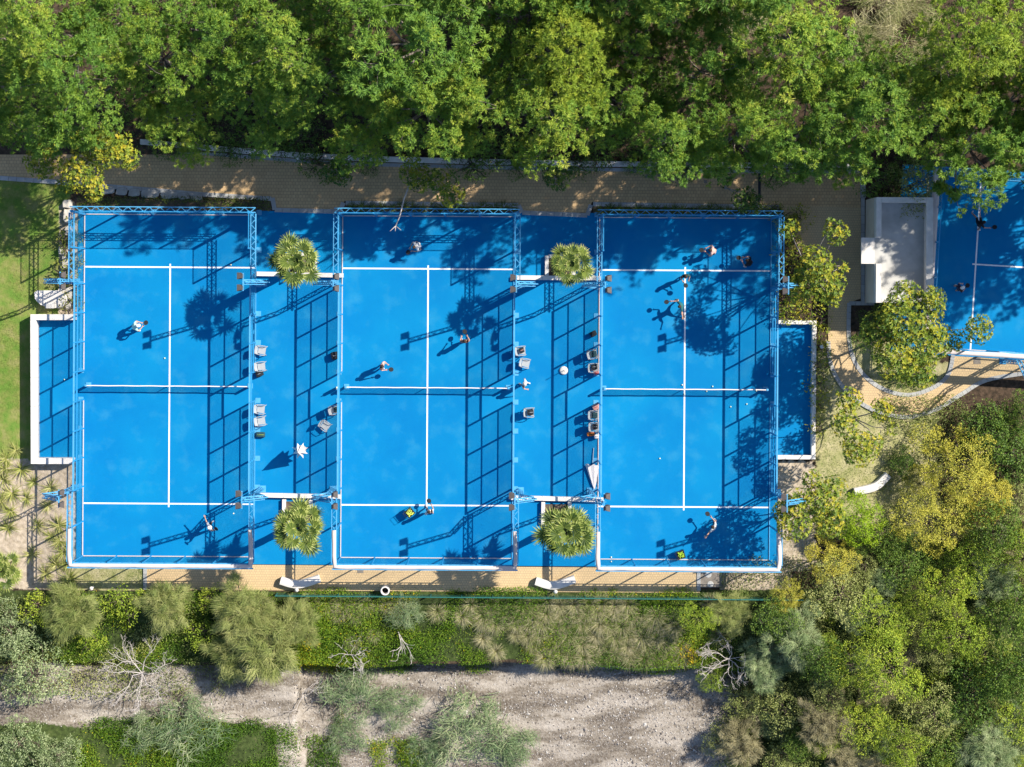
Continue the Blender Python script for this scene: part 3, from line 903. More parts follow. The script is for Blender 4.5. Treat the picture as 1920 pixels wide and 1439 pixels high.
def pine_meshes(seed, R=3.3, h=11.0, n=7, mat='pine', dens=9.0, gap=0.40):
    """layered boughs; each bough carries separate puffs of needles"""
    rng = np.random.default_rng(seed)
    lobes = make_lobes(rng, R, h, n, 0.62, (0.32, 0.48), 0.58, 0.95, 0.95)
    lobes += [((0.75 * R * math.cos(a), 0.75 * R * math.sin(a), h * rng.uniform(0.42, 0.6)), (R * 0.36, R * 0.36, R * 0.22)) for a in rng.uniform(0, 6.28, 4)]
    SP, SN = dome(lobes, dens, rng, -0.25, (0.62, 1.05), 0.55)
    ki = thin(SP, gap, rng); SP, SN = SP[ki], SN[ki]
    low = wob(SP[:, 0] * 2.6 + seed, SP[:, 1] * 2.6 + SP[:, 2] * 2.2) + 0.12 * rng.normal(size=len(SP))
    SP = SP - SN * np.where(low > -0.08, 0.0, np.where(low > -0.3, 0.75, 1.1))[:, None] * (R / 3.3)     # hollows between the boughs
    ns = len(SP)
    size = rng.uniform(0.85, 1.45, ns)
    sv = np.clip(rng.normal(0.5, 0.22, ns), 0, 1)
    k = 6                      # shoots in a puff
    SD = unit(SN * 0.55 + np.array([0, 0, 0.75]) + rng.normal(size=SN.shape) * 0.25)
    TD = unit(np.repeat(SD, k, 0) + rng.normal(size=(ns * k, 3)) * 0.85)
    T = np.repeat(SP, k, 0) + TD * (0.15 * np.repeat(size, k))[:, None]
    j = 17
    P = np.repeat(T, j, 0); nn = len(P)
    P = P + np.repeat(TD, j, 0) * (rng.uniform(-0.05, 0.10, nn))[:, None]
    D = unit(np.repeat(TD, j, 0) * 0.9 + rng.normal(size=P.shape) * 0.62)
    L = rng.uniform(0.12, 0.22, nn) * np.repeat(np.repeat(size, k), j)
    V = kites(P, D, L, rng.uniform(0.012, 0.021, nn), rng, 0.5, np.repeat(np.repeat(SD, k, 0), j, 0) + np.array([0.25, 0.12, 0.5]), 0.5)
    var = np.clip(np.repeat(np.repeat(sv, k), j) * 0.7 + 0.15 + rng.normal(size=nn) * 0.12, 0, 1)
    cm = np_mesh('crown', V, 4, M[mat], var)
    tm = limb_mesh('trunk', h, lobes, rng, 0.17, M['pine_bark'], SP, ntips=90, twig=0.012)
    return tm, cm

def whorl_meshes(seed, R=1.6, h=5.5, n=8, mat='broad', leaf=0.3, dens=5.5, spread=0.68, lr=(0.3, 0.44), lobes=None, open_=True, bark='pale_bark'):
    """open crowned tree: rosettes of strap leaves at the branch ends"""
    rng = np.random.default_rng(seed)
    if lobes is None: lobes = make_lobes(rng, R, h, n, spread, lr, 0.62, 0.93, 0.75)
    SP, SN = dome(lobes, dens * 7, rng, -0.25, (0.45, 1.02), 0.38)
    ki = thin(SP, leaf * 0.72, rng); SP, SN = SP[ki], SN[ki]
    k = 12; P = np.repeat(SP, k, 0); N = np.repeat(SN, k, 0); nn = len(P)
    ax1 = unit(np.cross(N, rng.normal(size=N.shape))); ax2 = np.cross(N, ax1)
    a = np.tile(np.arange(k) * 2.4, len(SP)) + np.repeat(rng.uniform(0, 6.28, len(SP)), k)
    D = unit(ax1 * np.cos(a)[:, None] + ax2 * np.sin(a)[:, None] + N * rng.uniform(0.15, 0.7, nn)[:, None] + np.array([0, 0, 0.12]))
    V = kites(P, D, leaf * rng.uniform(0.6, 1.1, nn), leaf * rng.uniform(0.11, 0.16, nn), rng, 0.6, N + np.array([0.2, 0.1, 0.6]), 0.3)
    var = np.clip(np.repeat(rng.uniform(0.05, 0.95, len(SP)), k) + rng.normal(size=nn) * 0.12, 0, 1)
    cm = np_mesh('crown', V, 4, M[mat], var)
    tm = limb_mesh('trunk', h, lobes, rng, 0.10, M[bark], SP, ntips=40, twig=0.02)
    return tm, cm

def bush_meshes(seed, R=1.8, h=2.6, n=7, mat='dense', leaf=0.14, dens=110, lr=(0.34, 0.55), spread=0.6, flat=0.8, lobes=None, base=0.45, top=0.8, wide=0.24, trunk_r=0.09):
    rng = np.random.default_rng(seed)
    if lobes is None: lobes = make_lobes(rng, R, h, n, spread, lr, base, top, flat)
    P, N = dome(lobes, dens, rng, -0.3, (0.7, 1.04), 0.66)
    # leaves gather in sprigs
    cl = np.round(P * 2.7 + 0.45 * np.sin(P[:, ::-1] * 3.1 + seed)); hsh = np.abs(np.sin(cl @ np.array([12.9898, 78.233, 37.719])) * 43758.5453) % 1.0
    keep = rng.uniform(0, 1, len(P)) < 0.12 + 1.1 * hsh
    P, N, hsh = P[keep], N[keep], hsh[keep]
    P = P + N * ((hsh - 0.55) * 0.55)[:, None]
    lo = wob(P[:, 0] * 2.4 / max(0.5, R ** 0.5) + seed, P[:, 1] * 2.4 + P[:, 2] * 2.0)
    if R > 1.0: P = P - N * np.where(lo > -0.12, 0.0, np.minimum(1.0, (-0.12 - lo) * 4) * 0.5)[:, None]
    nn = len(P)
    D = unit(N * 0.55 + rng.normal(size=P.shape) * 0.7 + np.array([0, 0, 0.2]))
    V = kites(P, D, leaf * rng.uniform(0.6, 1.25, nn), leaf * wide * rng.uniform(0.7, 1.3, nn), rng, 0.5, N * 0.7 + np.array([0.25, 0.12, 0.6]), 0.5)
    var = np.clip(hsh * 0.5 + 0.25 + rng.normal(size=nn) * 0.16, 0, 1)
    cm = np_mesh('crown', V, 4, M[mat], var)
    tm = limb_mesh('trunk', h, lobes, rng, trunk_r, M['bark'], P, ntips=22, twig=0.014)
    return tm, cm

def broom_meshes(seed, R=1.5, h=2.0, mat='broom', n=8500, wid=0.009, L=(0.22, 0.6), tufts=130):
    """feathery shrub: sprays of thin green stems, each spray leaning its own way"""
    rng = np.random.default_rng(seed)
    a = rng.uniform(0, 6.28, tufts); d = R * np.sqrt(rng.uniform(0, 1, tufts)) * 0.9
    ro = 1 + 0.22 * np.sin(a * 3 + seed) + 0.15 * np.sin(a * 5 + seed * 2)
    z = h * (0.30 + 0.5 * np.sqrt(np.maximum(0, 1 - (d / R) ** 2))) + rng.normal(size=tufts) * 0.22
    d = d * ro
    T = np.stack([d * np.cos(a), d * np.sin(a), z], 1)
    td = unit(np.stack([np.cos(a) * d / R, np.sin(a) * d / R, np.full(tufts, 0.55)], 1) + rng.normal(size=(tufts, 3)) * 0.55)
    ti = rng.integers(0, tufts, n)
    P = T[ti] + rng.normal(size=(n, 3)) * 0.10
    D = unit(td[ti] + rng.normal(size=(n, 3)) * 0.36)
    V = ribbons(P, D, rng.uniform(*L, n), np.full(n, wid), rng.uniform(0.05, 0.45, n), rng, 3)
    var = np.repeat(np.clip(rng.uniform(0, 1, tufts)[ti] * 0.6 + 0.2 + rng.normal(size=n) * 0.18, 0, 1), 3)
    cm = np_mesh('crown', V, 4, M[mat], var)
    m = MB()
    for t in T: m.tube([(0, 0, -0.3), t * 0.5 + np.array([0, 0, 0.05]), t], [0.03, 0.02, 0.01], 5, cap=False)
    return m.mesh('trunk', M['bark']), cm

def reed_meshes(seed, R=1.5, n=2400, L=(0.8, 1.5), mat='reed', wk=0.8):
    rng = np.random.default_rng(seed)
    nt_ = 46
    a = rng.uniform(0, 6.28, nt_); d = R * np.sqrt(rng.uniform(0, 1, nt_)) * (1 + 0.25 * np.sin(a * 3 + seed))
    C = np.stack([d * np.cos(a), d * np.sin(a), rng.uniform(0.5, 1.5, nt_) * (1 - 0.4 * d / R)], 1)
    td = unit(rng.normal(size=(nt_, 3)) * np.array([1, 1, 0.2]) + np.array([0.25, -0.35, 0.5]))
    ti = rng.integers(0, nt_, n)
    base = C[ti] + rng.normal(size=(n, 3)) * np.array([0.22, 0.22, 0.2])
    base[:, 2] = np.maximum(base[:, 2], 0.1)
    D = unit(td[ti] + rng.normal(size=(n, 3)) * 0.45)
    V = ribbons(base, D, rng.uniform(*L, n) * 0.5, rng.uniform(0.012, 0.024, n) * wk, rng.uniform(0.15, 0.55, n), rng, 3)
    var = np.repeat(np.clip(rng.uniform(0, 1, nt_)[ti] * 0.5 + 0.25 + rng.normal(size=n) * 0.22, 0, 1), 3)
    cm = np_mesh('leaves', V, 4, M[mat], var)
    m = MB()
    for c in C:
        for q in range(2):
            m.tube([(c[0] * 0.8 + 0.1 * q, c[1] * 0.8, -0.3), (c[0], c[1] + 0.1 * q, c[2] + 0.1)], [0.016, 0.008], 4, cap=False)
    return m.mesh('stems', M['dead_wood']), cm

def tussock_mesh(seed, R=0.55, n=420, mat='straw', L=(0.5, 0.95), droop=(0.25, 0.7), wid=0.009, up=0.7, down=0.5):
    rng = np.random.default_rng(seed)
    a = rng.uniform(0, 6.28, n)
    P = np.stack([np.cos(a), np.sin(a), 0 * a], 1) * (R * 0.22 * rng.uniform(0, 1, n))[:, None]
    D = unit(np.stack([np.cos(a), np.sin(a), np.full(n, up)], 1) + rng.normal(size=(n, 3)) * 0.35 + np.array([-0.15, -down, 0]))
    V = ribbons(P, D, rng.uniform(*L, n), np.full(n, wid), rng.uniform(*droop, n), rng, 4)
    var = np.repeat(np.clip(rng.normal(0.5, 0.28, n), 0, 1), 4)
    return np_mesh('blades', V, 4, M[mat], var)

def plant(name, label, cat, meshes, u, v, zc, sc=1.0, rz=0.0, group=None, parts=('trunk', 'crown'), sx=1.0, sy=1.0, sz=None):
    """u, v: pixel of the crown's middle, at height zc above ground"""
    x, y = W(u, v, zc)
    t = thing(name, label, cat, (x, y, tz(x, y)), rz, group)
    for pn, me in zip(parts, meshes):
        o = put(pn, me, t); o.scale = (sc * sx, sc * sy, sz or sc)
    return t

# ------------------------------------------------------------------ pines north of the courts
PV = [pine_meshes(100 + i, 3.3, 13.0, 7 + i % 3) for i in range(6)]
PY = [pine_meshes(200 + i, 3.3, 13.0, 8, 'pine_yellow') for i in range(2)]
PS = [pine_meshes(300 + i, 2.0, 9.0, 5, 'pine') for i in range(3)]
G_P = 'pines north of the courts'
# u, v (crown middle), scale, mesh, label
PINES = [
 (70, 60, 1.05, PV[0], 'broad green pine in the top left corner of the wood'),
 (120, 165, 1.10, PV[1], 'wide pine whose crown hangs over the left end of the yellow path'),
 (-30, 150, 0.9, PV[2], 'pine cut by the left edge beside the path end'),
 (225, 20, 0.8, PV[3], 'pine at the top edge between the corner pine and the dark gap'),
 (305, 105, 0.85, PV[4], 'green pine above the left court right of the wide path pine'),
 (420, 60, 0.95, PV[5], 'light green pine near the top edge above the left court'),
 (345, 215, 0.8, PV[2], 'shaded pine just above the white wall over the left court'),
 (520, 90, 1.0, PV[0], 'tall pale green pine with bare twigs above the first court gap'),
 (500, 190, 0.85, PV[1], 'dark lower pine in front of the tall pale green pine'),
 (600, 150, 0.8, PV[3], 'half lit pine left of the largest pine'),
 (795, 85, 1.30, PV[4], 'largest sunlit pine above the middle court'),
 (800, 195, 0.95, PV[5], 'pine below the largest pine, its foot in deep shade'),
 (890, 190, 0.85, PV[0], 'green pine reaching down to the path above the middle court right half'),
 (700, 215, 0.75, PV[1], 'shaded pine beside the small lit pine crown'),
 (1062, 95, 0.95, PY[0], 'yellow green pine above the second court gap'),
 (1050, 215, 0.95, PV[2], 'dense pine touching the path wall above the second court gap'),
 (1190, 95, 0.62, PV[3], 'narrow upright pine right of the yellow green pine'),
 (1175, 195, 0.62, PV[5], 'narrow lower pine beside the patch of bare red soil'),
 (1320, 125, 0.75, PV[4], 'round pine left of the big pine, above the right court'),
 (1390, 245, 0.80, PV[0], 'compact pine overhanging the path above the right court'),
 (1262, 245, 0.78, PV[1], 'dark shaded pine above the right court left of the compact pine'),
 (1480, 75, 1.15, PV[2], 'big sunlit pine near the top edge above the right court corner'),
 (1610, 205, 1.10, PV[3], 'wide pine above the flat roofed building'),
 (1525, 240, 0.90, PV[5], 'shaded pine above the drain channel end of the path'),
 (1800, 85, 1.15, PY[1], 'large yellow green pine near the top right corner'),
 (1845, 280, 0.95, PV[4], 'pine hanging over the turned court at the right edge'),
 (1745, 205, 0.75, PV[1], 'dark pine between the wide pine and the top right pine'),
 (1930, 180, 0.85, PV[0], 'pine cut by the right edge above the turned court'),
 (960, 20, 0.8, PV[5], 'shaded pine at the top edge right of the largest pine'),
 (640, 20, 0.75, PV[2], 'shaded pine at the top edge left of the largest pine'),
 (1290, 15, 0.7, PV[3], 'dark pine at the top edge left of the big sunlit pine'),
 (1995, 265, 1.0, PV[1], 'pine just outside the right edge shading the turned court'),  # unseen pines right of the frame, put in to shade the turned court
 (2080, 200, 1.2, PV[2], 'second pine outside the right edge shading the turned court'),
 (2110, 310, 1.1, PV[4], 'third pine outside the right edge shading the turned court'),
 (2200, 250, 1.2, PV[5], 'fourth pine outside the right edge shading the turned court'),
 (2230, 350, 1.0, PV[0], 'fifth pine outside the right edge shading the turned court'),
 (2310, 300, 1.1, PV[3], 'sixth pine outside the right edge shading the turned court'),
 (2020, 100, 1.1, PV[3], 'seventh pine outside the right edge above the turned court'),
 (780, -110, 1.3, PV[2], 'tall unseen shade pine added above the frame left of the top edge middle'),  # unseen pines added above the frame to darken the top edge
 (1100, -120, 1.4, PV[0], 'tall unseen shade pine added above the middle of the top edge'),
 (1300, -110, 1.5, PV[1], 'tall unseen shade pine added above the top edge right of the middle'),
 (1450, -130, 1.4, PV[4], 'tall unseen shade pine added above the top edge over the big sunlit pine'),
 (1200, -70, 1.2, PV[5], 'unseen pine added above the top edge to shade the reed gap'),
 (1000, -60, 1.1, PV[3], 'unseen pine added above the top edge to shade the gap by the largest pine'),
]
rnd = random.Random(11)
LOWER = {(500, 190): 0.55, (600, 150): 0.72, (520, 90): 0.9, (345, 215): 0.55, (700, 215): 0.5, (800, 195): 0.92, (890, 190): 0.95, (1262, 245): 1.05, (1525, 240): 1.05, (1745, 205): 1.0, (-30, 150): 0.7, (225, 20): 0.8}
for (u, v, s, me, lab) in PINES:
    zs = (0.5 + 0.5 * s) * LOWER.get((u, v), 1.0)
    plant('pine_tree', lab, 'tree', me, u, v, 10.0 * zs, s, rnd.uniform(0, 6.28), G_P, sz=zs)
plant('pine_tree', 'small lit pine crown over the path wall above the middle court corner', 'tree', PS[0], 660, 268, 7.0, 0.85, 0.4, G_P)
plant('pine_tree', 'small pine crown left of the compact pine at the path wall', 'tree', PS[1], 1330, 285, 6.5, 0.75, 1.2, G_P)
plant('pine_tree', 'low dark pine bough beside the building parapet', 'tree', PS[2], 1600, 300, 6.0, 0.7, 2.0, G_P)
plant('pine_tree', 'small pine crown under the wide pine at the left path end', 'tree', PS[2], 30, 235, 6.0, 0.8, 0.7, G_P)

# shrubs under the pines
SH = [bush_meshes(400 + i, 1.3, 2.0, 6, 'dense', 0.13, 130) for i in range(3)]
BALL = [bush_meshes(420 + i, 0.75, 1.1, 5, 'dense', 0.09, 260, (0.5, 0.7), 0.35, 0.9, base=0.35, top=0.65) for i in range(2)]
SHORT = {}
ordn = ['first', 'second', 'third', 'fourth', 'fifth', 'sixth', 'seventh', 'eighth', 'ninth', 'tenth', 'eleventh', 'twelfth', 'thirteenth', 'fourteenth', 'fifteenth', 'sixteenth', 'seventeenth', 'eighteenth', 'nineteenth', 'twentieth', 'twenty first', 'twenty second', 'twenty third', 'twenty fourth', 'twenty fifth']
USED = set()
def beside(look, u, v, refs):
    """a label that places a plant by its nearest bigger neighbour"""
    for (a, b, l) in sorted(refs, key=lambda r: (r[0] - u) ** 2 + (r[1] - v) ** 2):
        du, dv = u - a, v - b
        rel = ('right of' if du > 0 else 'left of') if abs(du) > abs(dv) else ('below' if dv > 0 else 'above')
        lab = f'{look} {rel} the {l}'
        if len(lab.split()) <= 16 and lab not in USED:
            USED.add(lab); return lab
    return look
balls = [(315, 274, 1.15), (428, 288, 1.0), (478, 290, 0.5), (602, 306, 1.6), (690, 305, 1.0), (880, 306, 1.7), (966, 307, 1.2), (1090, 309, 1.15), (1186, 308, 0.8), (1288, 313, 1.1), (1455, 322, 1.3), (1575, 316, 0.7)]
for i, (u, v, s) in enumerate(balls):
    plant('rounded_shrub', f'dark rounded shrub spilling over the white path wall, {ordn[i]} from the left', 'shrub', BALL[i % 2], u, v, 0.6, s, i * 1.3, 'rounded shrubs along the path wall')
under = [(300, 240), (380, 262), (465, 262), (520, 268), (560, 262), (760, 262), (830, 275), (940, 285), (1010, 290), (1130, 285), (1170, 270), (1220, 285), (1250, 295), (1310, 285), (1430, 300), (1490, 290), (1545, 285), (1650, 330), (1690, 310), (240, 200), (250, 110), (660, 150), (970, 130), (1240, 150), (1260, 60), (1150, 20), (1220, 15), (1660, 120), (1690, 180), (1760, 250), (1900, 60), (560, 20), (860, 15), (1380, 180), (330, 10)]
for i, (u, v) in enumerate(under):
    plant('woodland_shrub', beside('dark woodland shrub', u, v, [(p[0], p[1], p[4]) for p in PINES if 0 < p[0] < 1920 and p[1] > 0]), 'shrub', SH[i % 3], u, v, 1.0, 0.8 + 0.5 * ((i * 7) % 5) / 5, i * 0.9, 'shrubs under the pines')
plant('olive_shrub', 'large brownish olive shrub between the building and the turned court', 'shrub', bush_meshes(450, 1.9, 3.6, 8, 'olive', 0.12, 150), 1716, 352, 2.6, 1.0, 0.3)
plant('dry_reed_clump', 'dry pale reed clump among the pines near the top edge', 'reeds', reed_meshes(460, 2.2, 4200, (1.0, 2.2), 'straw', 0.55), 1640, 70, 1.0, 1.2, 0, None, ('stems', 'leaves'))
plant('dry_reed_clump', 'pale dry grass clump at the sunlit gap of the top edge', 'reeds', reed_meshes(461, 1.8, 2600, (1.0, 2.2), 'straw', 0.55), 1400, 12, 1.0, 1.0, 0, None, ('stems', 'leaves'))

# ------------------------------------------------------------------ trees with whorled leaves near the paths
def lob(cu, cv, z, pts):
    """lobes given in pixels; each (u, v, r px, height)"""
    x0, y0 = W(cu, cv, z)
    L = []
    for (u, v, r, hz) in pts:
        x, y = W(u, v, hz); rr = r / S
        L.append(((x - x0, y - y0, hz), (rr, rr, rr * 0.65)))
    return L
def special(name, label, cu, cv, zc, pts, mat, seed, h, leaf=0.23, dens=6.5, group=None):
    leaf = min(leaf, 0.23)
    L = lob(cu, cv, zc, pts)
    plant(name, label, 'tree', whorl_meshes(seed, 1, h, 0, mat, leaf, dens, lobes=L), cu, cv, zc, 1.0, 0, group)
special('umbrella_leaf_tree', 'yellow green tree with leaf whorls over the left end of the path', 165, 300, 6.0,
        [(155, 330, 34, 6.5), (205, 275, 40, 7.0), (240, 295, 22, 6.4), (170, 270, 36, 6.3), (80, 300, 34, 5.5), (130, 315, 20, 7.0), (175, 355, 22, 5.8), (120, 350, 16, 5.6)], 'broad', 501, 6.2)
special('umbrella_leaf_tree', 'thin tree with yellow leaf tufts leaning over the path above the middle court', 810, 340, 4.5,
        [(845, 365, 24, 5.6), (820, 340, 22, 4.8), (790, 335, 26, 4.2), (772, 300, 14, 5.4), (770, 325, 20, 3.8)], 'broad', 502, 4.6)
bt = [o for o in COL.objects if o.name.startswith('umbrella_leaf_tree')][-1]
def lp(u, v, z): x, y = W(u, v, z); return np.array([x - bt.location.x, y - bt.location.y, z - bt.location.z])
m = MB(); m.tube([lp(800, 338, 3.2), lp(768, 345, 3.6), lp(757, 375, 3.9), lp(750, 405, 4.1), lp(742, 424, 4.2)], [0.06, 0.055, 0.05, 0.04, 0.035], 7)
for (u, v, z) in ((731, 434, 4.4), (741, 434, 4.35), (752, 432, 4.4)): m.tube([lp(742, 424, 4.2), lp(u, v, z)], [0.025, 0.012], 5)
m.build('bare_branch', M['dead_wood'], bt, smooth=True)
special('umbrella_leaf_tree', 'small dark leafy tree on the path below the small lit pine', 635, 322, 3.5, [(635, 325, 24, 3.6), (640, 310, 18, 3.2)], 'broad_dark', 503, 3.4)
special('umbrella_leaf_tree', 'round leafy tree on the path above the second palm', 1045, 335, 4.0, [(1046, 337, 22, 4.4), (1035, 325, 18, 3.8), (1058, 322, 18, 3.8)], 'broad_dark', 504, 4.0)
special('umbrella_leaf_tree', 'sparse leafy tree on the path above the right court corner', 1375, 345, 4.0, [(1358, 330, 20, 4.4), (1395, 375, 24, 3.6), (1415, 382, 18, 3.2)], 'broad_dark', 505, 3.8)
special('umbrella_leaf_tree', 'bright leafy tree between the right court fence and the shaded path', 1530, 510, 5.5,
        [(1530, 490, 28, 6.8), (1550, 530, 34, 6.2), (1515, 525, 30, 6.0), (1568, 437, 22, 7.2), (1575, 500, 14, 6.4), (1500, 545, 24, 5.4), (1560, 560, 18, 5.6), (1480, 430, 18, 5.0), (1560, 420, 12, 7.0)], 'broad', 506, 5.8)
special('umbrella_leaf_tree', 'large bright leafy tree filling the path island by the turned court', 1690, 630, 5.0,
        [(1690, 600, 44, 6.4), (1650, 620, 36, 5.6), (1730, 640, 44, 6.0), (1680, 670, 42, 6.2), (1720, 695, 34, 5.2), (1760, 640, 30, 5.4), (1700, 560, 32, 6.0), (1740, 580, 30, 5.8), (1835, 618, 26, 6.6), (1750, 560, 22, 6.6), (1790, 640, 18, 5.4)], 'broad', 507, 5.6, 0.3, 7.5)
special('umbrella_leaf_tree', 'sparse tree with bare branches on the dry grass below the curved path', 1615, 790, 4.5,
        [(1592, 750, 24, 5.2), (1583, 793, 26, 5.2), (1612, 842, 34, 4.6), (1655, 768, 22, 4.6), (1640, 830, 16, 4.4), (1672, 805, 12, 4.2)], 'broad', 508, 4.6, 0.28)
special('umbrella_leaf_tree', 'leafy tree beside the lower right corner of the right court', 1520, 950, 4.2,
        [(1490, 985, 30, 4.8), (1540, 940, 36, 5.0), (1500, 950, 32, 4.8), (1555, 975, 32, 4.6), (1522, 900, 18, 4.6), (1470, 960, 20, 4.4), (1565, 915, 22, 4.8)], 'broad', 509, 4.4, 0.26, 7)
plant('round_bush', 'round bright green clipped bush below the curved bench on the dry grass', 'shrub',
      bush_meshes(510, 1.5, 3.4, 8, 'round', 0.09, 420, (0.55, 0.66), 0.40, 0.9, base=0.55, top=0.72), 1614, 976, 2.4, 1.0, 0.4)

# low planting along the right court and around the bays
LOW = [bush_meshes(520 + i, 0.7, 0.9, 5, 'broad', 0.2, 60, (0.45, 0.6), 0.5, 0.8, base=0.35, top=0.75, wide=0.16, trunk_r=0.03) for i in range(3)]
low_spots = [(1478, 430), (1488, 455), (1500, 480), (1472, 470), (1485, 500), (1508, 515), (1480, 560), (1500, 585), (1520, 570), (1475, 590), (1535, 595), (1540, 625), (1540, 655), (1538, 690), (1535, 720), (1470, 410), (1455, 395), (1500, 410), (1490, 545), (1525, 545), (1538, 760), (1532, 800)]
for i, (u, v) in enumerate(sorted(low_spots, key=lambda p: p[1])):
    plant('strap_leaf_shrub', f'low strap leaved shrub between the right court and the path, {ordn[i]} from the top', 'shrub', LOW[i % 3], u, v, 0.5, 0.8 + 0.4 * ((i * 5) % 4) / 4, i * 1.1, 'low shrubs beside the right court')
for i, (u, v) in enumerate([(1625, 600), (1610, 640), (1650, 580), (1640, 660), (1690, 715), (1740, 705)]):
    plant('strap_leaf_shrub', f'low dark shrub on the path island, {ordn[(2, 0, 3, 1, 4, 5)[i]]} from the left', 'shrub', SH[i % 3], u, v, 0.5, 0.5, i * 1.7, 'low shrubs on the path island')

# ------------------------------------------------------------------ hedge, agapanthus beds, boulders
def hedge(label, u0, v0, u1, v1, mat='hedge', h=0.55, seed=1, bare=None, dens=330):
    rng = np.random.default_rng(seed)
    a = W(u0, v0); b = W(u1, v1)
    x0, x1, y0, y1 = min(a[0], b[0]), max(a[0], b[0]), min(a[1], b[1]), max(a[1], b[1])
    n = int((x1 - x0) * (y1 - y0) * dens)
    P = np.stack([rng.uniform(x0, x1, n), rng.uniform(y0, y1, n), np.zeros(n)], 1)
    w = wob(P[:, 0] * 2.3 + seed, P[:, 1] * 2.3)
    P[:, 2] = h * (0.65 + 0.4 * w) * rng.uniform(0.25, 1.0, n) ** 0.5
    if bare:
        P = P[~((P[:, 0] > W(bare[0], 0)[0]) & (P[:, 0] < W(bare[1], 0)[0]) & (P[:, 1] < (y0 + y1) / 2 - 0.0 + 0.1 * w))]
        n = len(P)
    P[:, 2] = np.maximum(P[:, 2], 0.02)
    D = unit(rng.normal(size=(n, 3)) * 0.8 + np.array([0, 0, 0.7]))
    V = kites(P, D, rng.uniform(0.1, 0.2, n), rng.uniform(0.016, 0.03, n), rng)
    c = ((x0 + x1) / 2, (y0 + y1) / 2)
    V = V - np.array([c[0], c[1], 0])
    t = thing('hedge', label, 'hedge', (c[0], c[1], 0))
    put('foliage', np_mesh('foliage', V, 4, M[mat], np.clip(rng.normal(0.45, 0.25, n), 0, 1)), t)
    m = MB()
    for i in range(int((x1 - x0) / 0.6)):
        xx = x0 - c[0] + 0.3 + i * 0.6
        m.tube([(xx, 0, -0.25), (xx + 0.05, 0.03, h * 0.6)], [0.02, 0.01], 5)
    m.build('stems', M['bark'], t)
hedge('low clipped hedge above the left court, bare soil showing along part of it', 146, 369, 507, 395, bare=(215, 372), seed=5)
tag(MB().prism([W(*p) for p in [(140, 371), (508, 378), (510, 400), (140, 400)]], -0.25, -0.02).build('soil_bed', M['dark_soil']), kind='structure')
tag(MB().prism([W(*p) for p in [(646, 383), (971, 387), (971, 402), (646, 400)]], -0.25, -0.02).build('soil_bed', M['dark_soil']), kind='structure')
tag(MB().prism([W(*p) for p in [(1112, 386), (1462, 391), (1462, 405), (1112, 404)]], -0.25, -0.02).build('soil_bed', M['dark_soil']), kind='structure')
AG = [tussock_mesh(600 + i, 0.5, 70, 'hedge', (0.3, 0.5), (0.2, 0.5), 0.02, 0.9, 0.0) for i in range(3)]
for i, u in enumerate(list(range(660, 968, 19)) + list(range(1128, 1455, 17))):
    v = (389 if u < 1000 else 394) + (u * 13 % 5 - 2)
    x, y = W(u, v)
    o = put('strap_leaf_plant', AG[i % 3], None, (x, y, -0.02), i * 1.9)
    o.scale = [0.85 + 0.3 * ((i * 3) % 4) / 4] * 3
    bed = 'middle' if u < 1000 else 'right'
    tag(o, f'small arching plant in the narrow bed above the {bed} court, {ordn[i if u < 1000 else i - 17]} from the left', 'plant', f'plants in the bed above the {bed} court')

def rock(label, u, v, rx, ry, rz, seed, mat='boulder', name='boulder', hz=0.3, cat='boulder', group=None, parent=None):
    r = random.Random(seed); n = 9
    x, y = W(u, v); z = tz(x, y)
    sq = lambda t: math.copysign(abs(t) ** 0.5, t)
    ring = [(rx / S * (1 + r.uniform(-0.2, 0.12)) * sq(math.cos(6.283 * (k + 0.3) / n)), ry / S * (1 + r.uniform(-0.2, 0.12)) * sq(math.sin(6.283 * (k + 0.3) / n))) for k in range(n)]
    vs = []
    for zz, s in ((-0.15, 1.0), (hz * 0.6, 1.0), (hz * 0.95, 0.86)):
        vs += [(p[0] * s, p[1] * s, zz + r.uniform(-0.02, 0.02)) for p in ring]
    vs.append((0, 0, hz))
    fs = []
    for k in range(2):
        fs += [(k * n + i, k * n + (i + 1) % n, (k + 1) * n + (i + 1) % n, (k + 1) * n + i) for i in range(n)]
    fs += [(2 * n + i, 2 * n + (i + 1) % n, 3 * n) for i in range(n)]
    if parent is not None:
        return MB().add(vs, fs).build(name, M[mat], parent, loc=(x - parent.location.x, y - parent.location.y, z + 0.05), rz=rz)
    o = MB().add(vs, fs).build(name, M[mat], None, loc=(x, y, z + 0.03), rz=rz)
    return tag(o, label, cat, group)
bl = [(128, 383, 9, 9, 'topmost pale boulder beside the lawn under the leafy tree'), (127, 405, 8, 14, 'long upright pale boulder level with the top of the left court'), (129, 436, 7, 12, 'pale boulder half covered by ivy, third from the top'),
      (120, 471, 10, 8, 'pointed pale boulder sticking out onto the lawn'), (124, 492, 7, 14, 'tall pale boulder right above the upper left floodlight'), (130, 560, 8, 22, 'long pale boulder below the upper left floodlight'), (117, 548, 9, 8, 'small pale boulder beside the white slab bench')]
for i, (u, v, a, b, l) in enumerate(bl):
    rock(l, u, v, a, b, 0.0, 30 + i, hz=0.32, group='pale boulders between the lawn and the left court')
fsw = thing('stone_edging', 'row of rough grey flagstones between the path kerb and the hedge', 'stones', (*W(275, 362), 0))
for i, (u, a) in enumerate([(172, 14), (201, 15), (228, 11), (252, 12), (283, 18), (318, 16), (345, 11), (368, 13)]):
    rock(None, u, 355 + (u - 172) * 0.075, a, 7.5, 0.05, 60 + i, 'flagstone', 'flagstone', 0.12, parent=fsw)
IVY = [bush_meshes(640 + i, 0.35, 0.5, 4, 'hedge', 0.12, 300, (0.5, 0.6), 0.5, 0.8, base=0.3, top=0.7, trunk_r=0.02) for i in range(2)]
